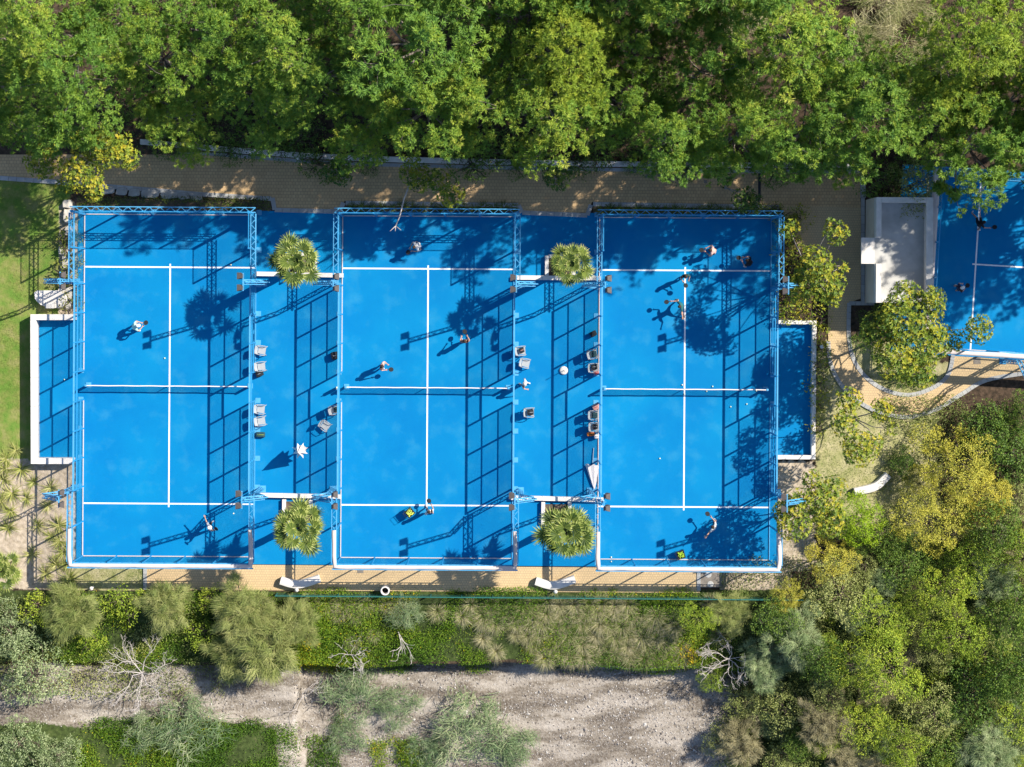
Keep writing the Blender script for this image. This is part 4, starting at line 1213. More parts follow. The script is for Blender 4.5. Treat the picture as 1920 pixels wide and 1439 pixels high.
for i, (u, v) in enumerate([(137, 415), (135, 450), (122, 452), (137, 480), (136, 500), (118, 517), (138, 545), (137, 570)]):
    plant('ground_ivy', f'yellow green creeper between boulders and left court fence, {ordn[i]} from the top', 'plant', IVY[i % 2], u, v, 0.3, 1.0 + 0.3 * (i % 3), i, 'creepers beside the left court fence')

# ------------------------------------------------------------------ fan palms
def frond_mesh(seed, el, pet=0.72, fan=0.62, nseg=26):
    """petiole rising at angle el, stiff fan blade bent outwards at its end"""
    rng = np.random.default_rng(seed)
    a = np.radians(np.linspace(-128, 128, nseg)) + rng.normal(size=nseg) * 0.03
    L = fan * (0.70 + 0.30 * np.cos(a / 2)) * rng.uniform(0.9, 1.06, nseg)
    V = []; var = []
    pd = np.array([math.cos(el), 0, math.sin(el)])
    fe = el * 0.55 - 0.12
    fx = np.array([math.cos(fe), 0, math.sin(fe)]); fz = np.array([-math.sin(fe), 0, math.cos(fe)]); fy = np.array([0, 1.0, 0])
    c = pd * pet
    q0 = rng.uniform(0.0, 0.35)
    for k in range(nseg):
        cup = 0.22 * abs(math.sin(a[k]))
        d = fx * math.cos(a[k]) + fy * math.sin(a[k]) + fz * cup
        sd = -fx * math.sin(a[k]) + fy * math.cos(a[k]) + fz * 0.5 * (1 if k % 2 else -1)
        w0, w1 = 0.012, 0.032
        m = c + d * L[k] * 0.6; t = c + d * L[k] - np.array([0, 0, 0.12 * rng.uniform(0.3, 1.5)])
        V += [c - sd * w0, c + sd * w0, m + sd * w1, m - sd * w1, m - sd * w1, m + sd * w1, t + sd * 0.004, t - sd * 0.004]
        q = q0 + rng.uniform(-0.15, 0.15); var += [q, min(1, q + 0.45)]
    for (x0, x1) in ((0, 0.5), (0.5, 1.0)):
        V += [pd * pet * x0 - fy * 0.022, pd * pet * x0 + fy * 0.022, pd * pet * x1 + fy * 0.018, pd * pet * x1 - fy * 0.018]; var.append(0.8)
    return np_mesh('frond', np.array(V), 4, M['palm'], np.array(var))
FR = [[frond_mesh(700 + i * 3 + j, math.radians(e), p, f) for j in range(3)] for i, (e, p, f) in enumerate(((78, 0.30, 0.46), (58, 0.62, 0.58), (34, 0.90, 0.64), (10, 1.0, 0.66), (-25, 0.9, 0.62)))]
def palm(label, u, v, h, sc, seed, n=26):
    x, y = W(u, v, h)
    t = thing('fan_palm', label, 'palm', (x, y, 0 if u > 100 else tz(x, y)), 0, 'fan palms')
    r = random.Random(seed)
    m = MB(); k = 14
    m.tube([(0.05 * math.sin(i * 0.6), 0.04 * math.cos(i * 0.5), h * i / k - (0.15 if i == 0 else 0)) for i in range(k + 1)], [0.22 - 0.004 * i + (0.015 if i % 2 else 0) for i in range(k + 1)], 10)
    m.build('trunk', M['bark'], t, smooth=True)
    for i in range(n):
        lv = 0 if i < 3 else 1 if i < 7 else 2 if i < 7 + (n - 7) * 0.45 else 3 if i < 7 + (n - 7) * 0.8 else 4
        az = i * 2.39996 + r.uniform(-0.3, 0.3)
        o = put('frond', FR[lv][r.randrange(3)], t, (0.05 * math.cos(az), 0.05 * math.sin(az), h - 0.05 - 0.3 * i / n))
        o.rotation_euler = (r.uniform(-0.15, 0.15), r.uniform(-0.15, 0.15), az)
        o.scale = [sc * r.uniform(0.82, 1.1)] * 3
    return t
palm('fan palm in the upper gap between left and middle court', 553, 490, 6.1, 1.0, 1, 23)
palm('smallest fan palm, in the upper gap between middle and right court', 1070, 497, 6.1, 0.84, 2, 20)
palm('fan palm in the lower gap between left and middle court', 560, 990, 6.0, 1.06, 3, 25)
palm('widest fan palm, in the lower gap between middle and right court', 1062, 1000, 6.0, 1.12, 4, 26)
palm('fan palm cut by the left edge above the stream bank', 2, 1072, 3.0, 0.9, 5, 19)

# ------------------------------------------------------------------ strap leaved plants on the sand at the left
YU = [tussock_mesh(720 + i, 0.6, 60, 'yucca', (0.45, 0.75), (0.1, 0.4), 0.022, 0.6, 0.0) for i in range(3)]
yu = [(12, 862), (40, 880), (5, 900), (62, 905), (95, 915), (22, 925), (50, 935), (90, 950), (20, 960), (110, 985), (70, 985), (95, 1005), (15, 990), (112, 1015), (118, 1035), (60, 1040), (105, 1060), (85, 1075), (125, 1060), (130, 1085), (2, 940), (30, 845), (8, 880)]
for i, (u, v) in enumerate(sorted(yu, key=lambda p: p[1])):
    x, y = W(u, v)
    o = put('spiky_plant', YU[i % 3], None, (x, y, tz(x, y)), i * 1.3)
    o.scale = [0.9 + 0.45 * ((i * 7) % 5) / 5] * 3
    tag(o, f'spiky pale plant on the sand left of the left court, {ordn[i]} from the top', 'plant', 'spiky plants on the sand')

# ------------------------------------------------------------------ stream bank vegetation
BR = [broom_meshes(740 + i, 1.5, 2.0) for i in range(3)]
GG = [bush_meshes(750 + i, 2.0, 2.4, 8, 'greygreen', 0.15, 130, wide=0.16) for i in range(2)]
BG = [bush_meshes(760 + i, 1.2, 1.3, 7, 'bright', 0.12, 150) for i in range(2)]
for (u, v, s, me, nm, lab, cat, pr) in [
    (135, 1145, 1.05, BR[0], 'broom_shrub', 'feathery pale green broom shrub beside the lawn strip at lower left', 'shrub', None),
    (75, 1135, 1.0, BG[0], 'leafy_shrub', 'dark leafy shrub below the cut palm at lower left', 'shrub', None),
    (230, 1130, 1.0, BG[1], 'leafy_shrub', 'bright leafy shrub below the left lawn strip', 'shrub', None),
    (315, 1130, 0.95, BR[1], 'broom_shrub', 'feathery broom shrub at the left start of the lower path', 'shrub', None),
    (395, 1120, 0.75, BG[0], 'leafy_shrub', 'leafy shrub in the palm shadow below the left court', 'shrub', None),
    (455, 1140, 1.1, BR[2], 'broom_shrub', 'broom shrub below the lower right corner of the left court', 'shrub', None),
    (500, 1200, 1.4, BR[0], 'broom_shrub', 'largest feathery broom shrub on the stream bank', 'shrub', None),
    (440, 1225, 1.0, BR[1], 'broom_shrub', 'broom shrub right of the dead tree', 'shrub', None),
    (555, 1165, 0.9, BR[2], 'broom_shrub', 'small broom shrub below the first white bench', 'shrub', None),
    (60, 1260, 1.15, GG[0], 'grey_shrub', 'large grey green shrub left of the dead tree', 'shrub', None),
    (20, 1180, 0.85, GG[1], 'grey_shrub', 'grey green shrub at the left edge on the bank', 'shrub', None),
    (35, 1395, 0.95, GG[1], 'grey_shrub', 'grey green shrub in the lower left corner', 'shrub', None),
    (110, 1420, 0.7, GG[0], 'grey_shrub', 'small grey shrub beside the lower left corner shrub', 'shrub', None),
    (160, 1195, 0.8, BG[1], 'leafy_shrub', 'shaded leafy shrub above the dead tree', 'shrub', None),
    (380, 1190, 0.9, BG[0], 'leafy_shrub', 'dark leafy shrub between dead tree and broom', 'shrub', None)]:
    plant(nm, lab, cat, me, u, v, 0.4, s, u * 0.1, 'shrubs on the stream bank')
RD = [reed_meshes(770 + i, 1.5, 1100) for i in range(3)]
for (u, v, s, k, lab) in [(650, 1300, 1.15, 0, 'blue green reed clump in the middle of the gravel stream bed'), (740, 1345, 0.8, 1, 'smaller reed clump right of the stream bed reeds'), (880, 1385, 1.35, 2, 'wide reed clump at the bottom edge on the gravel'),
                       (970, 1420, 0.9, 0, 'reed clump at the bottom edge right of the wide clump'), (800, 1430, 0.8, 1, 'reed clump at the bottom edge left of the wide clump'), (350, 1375, 1.2, 2, 'reed clump beside the bright green herbs at lower left'), (270, 1380, 0.8, 0, 'thin reed clump below the dead tree'),
                       (640, 1400, 0.7, 1, 'sparse reed clump between herbs and gravel'), (760, 1150, 0.6, 2, 'pale reed tuft under the concrete tube bin')]:
    plant('reed_clump', lab, 'reeds', RD[k], u, v, 0.4, s, u * 0.07, 'reed clumps', ('stems', 'leaves'))
TU = [tussock_mesh(780 + i, 0.6, 420) for i in range(5)]
rr = random.Random(5)
tus = []
for row, (v0, u0, u1) in enumerate([(1130, 880, 1180), (1150, 870, 1250), (1170, 900, 1270), (1192, 960, 1290), (1212, 1000, 1300), (1235, 1020, 1290), (1130, 610, 760), (1150, 640, 700)]):
    u = u0
    while u < u1:
        tus.append((u + rr.uniform(-6, 6), v0 + rr.uniform(-5, 5), row)); u += rr.uniform(20, 34)
tus += [(a, b, 8) for a, b in sorted([(700, 1190), (660, 1205), (905, 1200), (930, 1225), (585, 1125), (820, 1145), (1330, 1130), (1360, 1150), (1345, 1190)])]
ROWN = ['in the top row below the right bench', 'in the second row below the right bench', 'in the third row below the right bench', 'in the fourth row below the right bench', 'in the fifth row below the right bench', 'in the lowest row on the bank edge', 'in the upper row near the tube bin', 'in the lower row near the tube bin', 'of the scattered ones on the bank']
cnt = {}
for i, (u, v, row) in enumerate(tus):
    cnt[row] = cnt.get(row, -1) + 1
    x, y = W(u, v, -0.5)
    o = put('grass_tussock', TU[i % 5], None, (x, y, tz(x, y) - 0.02), rr.uniform(-0.4, 0.4))
    o.scale = [rr.uniform(0.75, 1.2)] * 3
    tag(o, f'straw grass tussock, {ordn[cnt[row]]} from the left {ROWN[row]}', 'grass tussock', 'grass tussocks on the stream bank')

def scatter(name, label, polys, n, seed, mat, L, wd, up=0.9, cat='herbs', zoff=0.0, hz=0.0):
    rng = np.random.default_rng(seed)
    Ps = []
    for (u0, u1, v0, v1, k) in polys:
        m = int(n * k)
        u = rng.uniform(u0, u1, m); v = rng.uniform(v0, v1, m)
        x, y = W(u, v)
        q = wob(x * 2.2 + seed, y * 2.2) + 0.25 * rng.normal(size=m)
        ed = np.minimum(np.minimum(u - u0, u1 - u), np.minimum(v - v0, v1 - v)) / 30.0
        kk = (0.75 * q + 0.35 * wob(x * 5.1 + 3, y * 5.1) + np.clip(ed, 0, 0.62)) > 0.36
        x, y, q = x[kk], y[kk], q[kk]
        z = terrain(x, y) + hz * np.clip(0.5 + q, 0, 1.5) * rng.uniform(0, 1, len(x))
        Ps.append(np.stack([x, y, z + zoff], 1))
    P = np.concatenate(Ps); m = len(P)
    D = unit(rng.normal(size=(m, 3)) * 0.75 + np.array([0, 0, up]))
    V = kites(P, D, rng.uniform(*L, m), rng.uniform(*wd, m), rng, 0.5, np.array([0.25, 0.1, 0.8]) + 0 * P, 0.5)
    var = np.clip(0.5 + 0.5 * wob(P[:, 0] * 1.3, P[:, 1] * 1.3) + 0.2 * rng.normal(size=m), 0, 1)
    var = np.where(var > 0.955, np.where(rng.uniform(size=m) < 0.4, 1.0, 0.9), var)
    o = put(name, np_mesh(name, V, 4, M[mat], var))
    return tag(o, label, cat, kind='stuff')
scatter('bank_herbs', 'green weeds and yellow wildflowers covering the stream bank below the path', [(540, 1400, 1100, 1278, 1.0), (100, 620, 1102, 1268, 0.5)], 120000, 31, 'herb', (0.06, 0.14), (0.012, 0.028), hz=0.4)
scatter('bright_herbs', 'bright green weed carpet at the bottom left edge', [(130, 640, 1352, 1480, 1.0), (680, 830, 1395, 1480, 0.25)], 60000, 32, 'herb', (0.06, 0.15), (0.012, 0.03), hz=0.5)
scatter('lawn_grass', 'short patchy lawn grass left of the left court', [(-20, 132, 335, 872, 1.0), (150, 270, 1064, 1100, 0.12)], 42000, 33, 'turf', (0.04, 0.08), (0.006, 0.012), cat='grass')
scatter('dry_grass', 'thin dry grass on the slope below the curved path', [(1530, 1760, 745, 960, 1.0), (1610, 1770, 690, 740, 0.25), (1460, 1530, 880, 1060, 0.12)], 16000, 34, 'turf', (0.05, 0.11), (0.006, 0.014), cat='grass')
scatter('forest_floor_plants', 'dark ground cover plants under the thicket at lower right', [(1340, 1960, 1040, 1470, 1.0), (1640, 1960, 740, 1080, 0.5), (-40, 420, 1110, 1320, 0.35)], 70000, 35, 'olive', (0.08, 0.18), (0.014, 0.03), hz=0.6)
scatter('woodland_floor_plants', 'dark ground cover plants under the pines', [(-60, 1960, -60, 290, 1.0)], 30000, 36, 'dense', (0.1, 0.25), (0.02, 0.045), hz=0.4)

# gravel of the stream bed
def gravel():
    rng = np.random.default_rng(41)
    n = 22000
    u = rng.uniform(80, 1440, n); v = 1258 + 190 * rng.uniform(0, 1, n)
    x, y = W(u, v, -2.2)
    u2, v2 = to_px(x, y)
    d = region(u2, v2, wob(x, y))['gravel']
    k = (d > 0.6) & (rng.uniform(size=n) < 0.25 + 0.75 * (wob(x * 1.1, y * 3.0) > 0.0))
    x, y = x[k], y[k]; n = len(x)
    z = terrain(x, y)
    r = 0.02 + 0.055 * rng.uniform(size=n) ** 3 + 0.09 * (rng.uniform(size=n) > 0.98) * rng.uniform(0.3, 1, n)
    octv = np.array([[1, 0, 0], [0, 1, 0], [-1, 0, 0], [0, -1, 0], [0, 0, 1], [0, 0, -1]], float)
    tri = [(0, 1, 4), (1, 2, 4), (2, 3, 4), (3, 0, 4), (1, 0, 5), (2, 1, 5), (3, 2, 5), (0, 3, 5)]
    a = rng.uniform(0, 6.28, n)
    V = octv[None] * (1 + 0.3 * rng.normal(size=(n, 6, 1)).clip(-1, 1)) * r[:, None, None] * np.array([1, 0.8, 0.55])
    ca, sa = np.cos(a)[:, None], np.sin(a)[:, None]
    V = np.stack([V[..., 0] * ca - V[..., 1] * sa, V[..., 0] * sa + V[..., 1] * ca, V[..., 2]], -1)
    V += np.stack([x, y, z + r * 0.2], 1)[:, None]
    T = V[:, np.array(tri).ravel()].reshape(-1, 3)
    m, nt, b = new_mat('stream_stone', 0.95)
    at = nt.nodes.new('ShaderNodeAttribute'); at.attribute_name = 'v'
    nt.links.new(ramp(nt, at.outputs['Fac'], [(0.0, (0.12, 0.10, 0.09)), (0.5, (0.28, 0.25, 0.23)), (1.0, (0.52, 0.49, 0.46))]), b.inputs['Base Color'])
    o = put('stream_gravel', np_mesh('stream_gravel', T, 3, m, np.repeat(rng.uniform(size=n), 8)))
    tag(o, 'loose grey stones lying in the dry stream bed', 'gravel', kind='stuff')
gravel()

# dead tree and drift wood
def branchy(m, p, d, L, r, depth, rng):
    q = p + d * L
    mid = p + d * L * 0.5 + rng.normal(size=3) * L * 0.11
    m.tube([p, mid, q], [r, r * 0.8, r * 0.6], 5, cap=False)
    if depth == 0: return
    for k in range(rng.integers(2, 4)):
        nd = unit((d + rng.normal(size=3) * np.array([0.62, 0.62, 0.28]))[None])[0]
        branchy(m, p + d * L * (1.0 if k == 0 else rng.uniform(0.35, 1.0)), nd, L * rng.uniform(0.6, 0.88), max(0.009, r * 0.68), depth - 1, rng)
def dead_tree(label, u, v, zc, h, seed, dirs, depth=4, L=1.3, name='dead_tree', r=0.055):
    rng = np.random.default_rng(seed)
    x, y = W(u, v, zc)
    t = thing(name, label, 'dead tree', (x, y, tz(x, y)))
    m = MB(); m.tube([(0, 0, -0.3), (0.05, 0.05, h * 0.6)], [r * 1.5, r], 7)
    m.build('trunk', M['dead_wood'], t)
    for a in dirs:
        mb = MB()
        branchy(mb, np.array([0.05, 0.05, h * 0.55]), unit(np.array([[math.cos(a), math.sin(a), 0.25]]))[0], L, r * 0.75, depth, rng)
        mb.build('branch', M['dead_wood'], t)
dead_tree('bare grey dead tree sprawling on the bank below the left court', 255, 1275, 1.2, 1.8, 801, (0.1, 1.3, 2.2, 3.0, 3.9, 4.6, 5.4), 4, 1.05, 'dead_tree', 0.04)
dead_tree('dead brushwood pile at the edge of the stream bed', 655, 1235, 0.2, 0.5, 802, (0.2, 1.2, 3.0, 5.2, 5.8), 3, 0.6, 'brushwood', 0.03)
dead_tree('bare twigs of a leafless shrub below the broom at the right end of the bank', 1370, 1245, 0.8, 1.0, 803, (0.2, 1.4, 2.6, 3.6, 4.6, 5.6), 4, 0.75, 'dead_tree', 0.035)
dead_tree('fallen branches below the reed tuft on the bank', 745, 1190, 0.0, 0.4, 804, (4.9, 5.3), 2, 0.9, 'brushwood', 0.035)
dead_tree('dry brushwood leaning beside the stream bed reeds', 560, 1320, 0.0, 0.4, 805, (0.6, 1.0, 4.3), 2, 0.8, 'brushwood', 0.03)

# ------------------------------------------------------------------ thicket at the right
MI = [bush_meshes(820 + i, 2.2, 4.0, 9, 'mimosa', 0.105, 300, (0.3, 0.48), wide=0.16) for i in range(3)]
DK = [bush_meshes(830 + i, 2.0, 3.2, 8, 'dense', 0.16, 140) for i in range(2)]
BT = [bush_meshes(840 + i, 2.0, 3.4, 9, 'bright', 0.11, 210, (0.3, 0.46), wide=0.2) for i in range(3)]
OL = [bush_meshes(850 + i, 1.9, 2.8, 9, 'olive', 0.12, 170, (0.3, 0.48), wide=0.2) for i in range(2)]
TM = [broom_meshes(860 + i, 1.7, 2.6, 'greygreen', 9000, 0.009, (0.18, 0.45), 170) for i in range(2)]
DR = [broom_meshes(865 + i, 1.5, 1.9, 'drybush', 6500, 0.008, (0.18, 0.45), 120) for i in range(2)]
G_T = 'trees and shrubs of the right hand thicket'
TH_L = [
 (1862, 812, 0.85, DK[0], 'dark green tree below the right end of the curved path'), (1900, 850, 1.0, DK[1], 'dark tree at the right edge below the curved path'), (1918, 775, 0.6, DK[1], 'small dark tree at the right edge touching the paved path'),
 (1795, 865, 1.20, MI[0], 'pale yellow green mimosa right of the curved bench'), (1745, 985, 1.10, MI[1], 'brightest yellow mimosa below the bench'), (1840, 930, 0.9, MI[2], 'yellow mimosa between pale mimosa and right edge'), (1722, 905, 0.55, MI[2], 'small mimosa crown shading the curved bench'),
 (1870, 1000, 0.9, DK[0], 'dark shrub right of the brightest mimosa'), (1900, 930, 0.8, OL[0], 'olive shrub at the right edge below the dark tree'), (1820, 1040, 0.8, BT[0], 'bright green shrub right of the brightest mimosa foot'),
 (1560, 1045, 0.85, MI[0], 'yellow green shrub at the lower right corner of the sandy strip'), (1575, 1110, 1.10, OL[0], 'wide olive green shrub below the yellow corner shrub'), (1480, 1120, 0.55, MI[1], 'narrow yellow shrub at the right end of the green fence'), (1620, 1060, 0.7, OL[1], 'brownish olive shrub below the round bright bush'),
 (1460, 1165, 0.7, DK[1], 'dark shrub below the right end of the green fence'), (1490, 1195, 1.0, TM[0], 'grey feathery tamarisk below the narrow yellow shrub'), (1440, 1250, 0.85, TM[1], 'grey feathery tamarisk left of the thicket over bare twigs'), (1540, 1240, 0.7, DK[0], 'dark shrub right of the grey tamarisk'),
 (1650, 1165, 0.95, BT[1], 'bright green shrub at the middle of the thicket, upper one'), (1670, 1260, 1.15, BT[2], 'largest bright green shrub in the middle of the thicket'), (1600, 1250, 0.9, BT[1], 'yellow green shrub left of the largest bright shrub'), (1720, 1130, 0.75, BT[0], 'bright shrub above the dark hollow of the thicket'),
 (1780, 1110, 0.9, BT[1], 'leafy bright shrub below the brightest mimosa'), (1860, 1095, 0.85, TM[0], 'pale feathery tamarisk near the right edge'), (1900, 1160, 0.9, DK[1], 'dark shrub at the right edge below the pale tamarisk'), (1800, 1190, 1.0, BT[2], 'green shrub right of the dark hollow'), (1850, 1230, 0.85, OL[1], 'olive shrub near the right edge in the lower thicket'),
 (1900, 1260, 0.9, DK[0], 'dark green shrub at the right edge of the lower thicket'), (1830, 1310, 1.05, DK[1], 'dark leafy shrub in the lower right thicket'), (1750, 1340, 0.95, OL[0], 'pale olive shrub in the lower thicket left of the dark leafy one'), (1860, 1410, 1.0, TM[1], 'pale feathery tamarisk in the bottom right corner'), (1780, 1420, 0.8, DK[0], 'dark shrub at the bottom edge left of the corner tamarisk'),
 (1700, 1410, 0.8, BT[0], 'green shrub at the bottom edge of the thicket'), (1630, 1370, 0.9, BT[1], 'bright shrub near the bottom edge in the middle thicket'), (1550, 1370, 1.0, DR[0], 'pale dry twiggy shrub at the bottom of the thicket'), (1480, 1340, 0.95, OL[1], 'pale olive shrub at the left border of the lower thicket'), (1410, 1330, 0.8, OL[0], 'olive shrub whose shade falls on the gravel'),
 (1400, 1410, 0.9, DR[1], 'dry twiggy shrub beside the gravel at the bottom edge'), (1480, 1425, 0.8, OL[0], 'olive green shrub at the bottom edge beside dry twigs'), (1560, 1310, 0.75, OL[1], 'olive shrub above the pale dry shrub'), (1590, 1430, 0.8, DR[0], 'dry shrub at the bottom edge of the thicket'), (1640, 1320, 0.6, DR[1], 'dry grey twigs between the bright shrubs'),
 (1345, 1290, 0.5, BT[2], 'small green shrub at the right end of the stream bank'), (1370, 1150, 0.75, BR[0], 'feathery broom shrub below the right end of the lower path'), (1310, 1165, 0.6, BT[1], 'small leafy shrub on the bank left of the broom'), (1760, 1220, 0.7, OL[0], 'olive shrub in the dark hollow of the thicket'), (1700, 1060, 0.8, DK[1], 'dark shrub under the brightest mimosa'), (1930, 1050, 0.9, BT[0], 'green shrub cut by the right edge beside the pale tamarisk'), (1930, 1360, 0.9, BT[1], 'green shrub cut by the right edge near the bottom'), (1672, 1015, 0.6, DK[0], 'dark shrub between the round bright bush and the mimosa'), (1700, 868, 0.45, DK[1], 'dark shrub on the dry grass left of the pale mimosa')]
for i, (u, v, s, me, lab) in enumerate(TH_L):
    zz = 2.2 if me in MI or me in DK or me in BT else 1.5
    kz = 0.8 if me in MI else (1.0, 0.75, 1.45, 0.85, 1.25)[i % 5]
    plant('thicket_shrub', lab, 'shrub', me, u, v, zz * s * kz, s, i * 1.7, G_T, sz=s * kz)
rng5 = np.random.default_rng(55)
fill = []
for _ in range(400):
    u, v = rng5.uniform(1350, 1950), rng5.uniform(1000, 1460)
    if v < 1130 and u < 1540 + (1130 - v) * 0.3: continue
    if u < 1450 and v < 1280: continue
    if u < 1400 and v < 1360: continue
    if all((u - a) ** 2 + (v - b) ** 2 > 44 ** 2 for a, b in fill): fill.append((u, v))
for i, (u, v) in enumerate(fill):
    me = [OL[0], DK[0], BT[1], GG[0], OL[1], DR[0], BG[0], TM[0]][i % 8]
    plant('thicket_shrub', beside(('low olive scrub', 'low dark scrub', 'low bright scrub', 'low grey green scrub', 'low olive scrub', 'low dry twigs', 'low leafy scrub', 'low grey scrub')[i % 8], u, v, [(t_[0], t_[1], t_[4]) for t_ in TH_L if len(t_[4].split()) <= 10]), 'shrub', me, u, v, 0.8, 0.42 + 0.02 * (i % 7), i * 0.7, 'low scrub in the thicket')
o = bush_meshes(880, 0.5, 0.6, 5, 'flower', 0.08, 200, (0.4, 0.6), 0.5, 0.8, base=0.4, top=0.8, trunk_r=0.02)
plant('flowering_shrub', 'small shrub covered in deep yellow flowers on the bank', 'shrub', o, 1295, 1235, 0.2, 1.0, 0)
plant('flowering_shrub', 'yellow flowering weed clump below the first bench', 'shrub', o, 585, 1210, 0.2, 0.9, 1)

# ------------------------------------------------------------------ green fence on the bank
gf = thing('mesh_fence', 'low teal wire fence along the top of the stream bank', 'fence', (*W(1010, 1117), 0))
p0, p1 = Vector(W(520, 1113)) - gf.location.xy, Vector(W(1500, 1121)) - gf.location.xy
n = 17
for i in range(n + 1):
    q = p0.lerp(p1, i / n)
    MB().box((q.x, q.y, 0.45), (0.06, 0.06, 1.3)).build('post', M['teal_rail'], gf)
    if i < n:
        r = p0.lerp(p1, (i + 1) / n)
        MB().bar((q.x, q.y, 1.05), (r.x, r.y, 1.05), 0.05).build('rail', M['teal_rail'], gf)
        vpanel((q.x, q.y), (r.x, r.y), 0.0, 1.05).build('mesh_panel', M['green_mesh'], gf)

# ------------------------------------------------------------------ benches, bins, bollards
def curved_bench(label, pts_px, w=0.48, h=0.45):
    P = [Vector(W(*p)) for p in arc(pts_px, 6)]
    c = sum(P, Vector((0, 0))) / len(P)
    z = tz(c.x, c.y) if pts_px[0][0] > 1400 else 0
    t = thing('curved_bench', label, 'bench', (c.x, c.y, z), 0, 'white curved benches')
    vs = []; fs = []
    prof = [(-0.5, 0.0), (-0.52, 0.30), (-0.45, 0.42), (-0.2, h), (0.2, h), (0.45, 0.42), (0.52, 0.30), (0.5, 0.0)]
    n = len(prof)
    for i, p in enumerate(P):
        d = (P[min(i + 1, len(P) - 1)] - P[max(i - 1, 0)]).normalized(); nr = Vector((-d.y, d.x))
        k = w * (0.92 + 0.08 * math.sin(math.pi * i / (len(P) - 1)))
        for o, zz in prof: vs.append((p.x - c.x + nr.x * o * k, p.y - c.y + nr.y * o * k, zz - 0.04 * (zz == 0)))
    for i in range(len(P) - 1):
        for k in range(n - 1): fs.append((i * n + k, (i + 1) * n + k, (i + 1) * n + k + 1, i * n + k + 1))
    fs.append(tuple(range(n))); fs.append(tuple((len(P) - 1) * n + k for k in range(n - 1, -1, -1)))
    MB().add(vs, fs).build('seat_block', M['white_paint'], t, smooth=False)
curved_bench('white curved bench on the lower path below the left palm', [(527, 1088), (560, 1095), (600, 1084)])
curved_bench('white curved bench on the lower path below the right palm', [(1004, 1089), (1038, 1097), (1078, 1085)])
curved_bench('white curved bench on the dry grass beside the mimosa', [(1601, 922), (1640, 912), (1664, 890)])
sb = thing('slab_bench', 'white concrete slab with pointed end and metal seat beside the lawn', 'bench', (*W(100, 562), tz(*W(100, 562))))
bxy = sb.location
MB().prism([(Vector(W(*p)) - bxy.xy)[:] for p in [(66, 549), (72, 545), (112, 545), (124, 552), (130, 560), (118, 578), (95, 578), (78, 572), (68, 562)]], -0.1, 0.40).build('slab', M['white_paint'], sb, bevel=0.02)
q = Vector(W(97, 573)) - bxy.xy
for i in range(5):
    MB().box((q.x, q.y + 0.14 - i * 0.07, 0.62), (0.55, 0.05, 0.03)).build('seat_slat', M['lamp_glass'], sb)
for sx in (-1, 1):
    MB().bar((q.x + sx * 0.26, q.y + 0.16, 0.4), (q.x + sx * 0.26, q.y + 0.16, 0.62), 0.03).build('leg', M['dark_metal'], sb)
    MB().bar((q.x + sx * 0.26, q.y - 0.16, 0.0), (q.x + sx * 0.26, q.y - 0.16, 0.62), 0.03).build('leg', M['dark_metal'], sb)
    MB().bar((q.x + sx * 0.26, q.y + 0.18, 0.6), (q.x + sx * 0.26, q.y - 0.18, 0.6), 0.03).build('side_rail', M['dark_metal'], sb)

tb = thing('tube_bin', 'round concrete tube bin open at the top on the lower path edge', 'bin', (*W(723, 1105), -0.012))
MB().lathe([(0.25, 0.0), (0.25, 0.72), (0.27, 0.78), (0.25, 0.82), (0.19, 0.82), (0.18, 0.1)], 24).build('shell', M['white_paint'], tb, smooth=True)
MB().lathe([(0.0, 0.12), (0.185, 0.12)], 24).build('liner', M['black_fabric'], tb)
for (u, v, l) in ((558, 1104, 'small white path bollard below the left curved bench'), (1041, 1107, 'small white path bollard below the right curved bench'), (175, 1101, 'small white path bollard on the left lawn strip'), (1538, 650, 'small white path bollard in the planting right of the blue bay'), (560, 298, 'small pale path bollard on the white wall above the first court gap')):
    x, y = W(u, v)
    t = thing('path_bollard', l, 'bollard', (x, y, max(-0.06, tz(x, y))), 0, 'path bollards')
    MB().lathe([(0.055, 0.0), (0.055, 0.62), (0.05, 0.64)], 12).build('post', M['white_paint'], t, smooth=True)
    MB().lathe([(0.0, 0.80), (0.09, 0.77), (0.12, 0.70), (0.10, 0.64), (0.0, 0.63)], 14).build('lamp_cap', M['white_paint'], t, smooth=True)

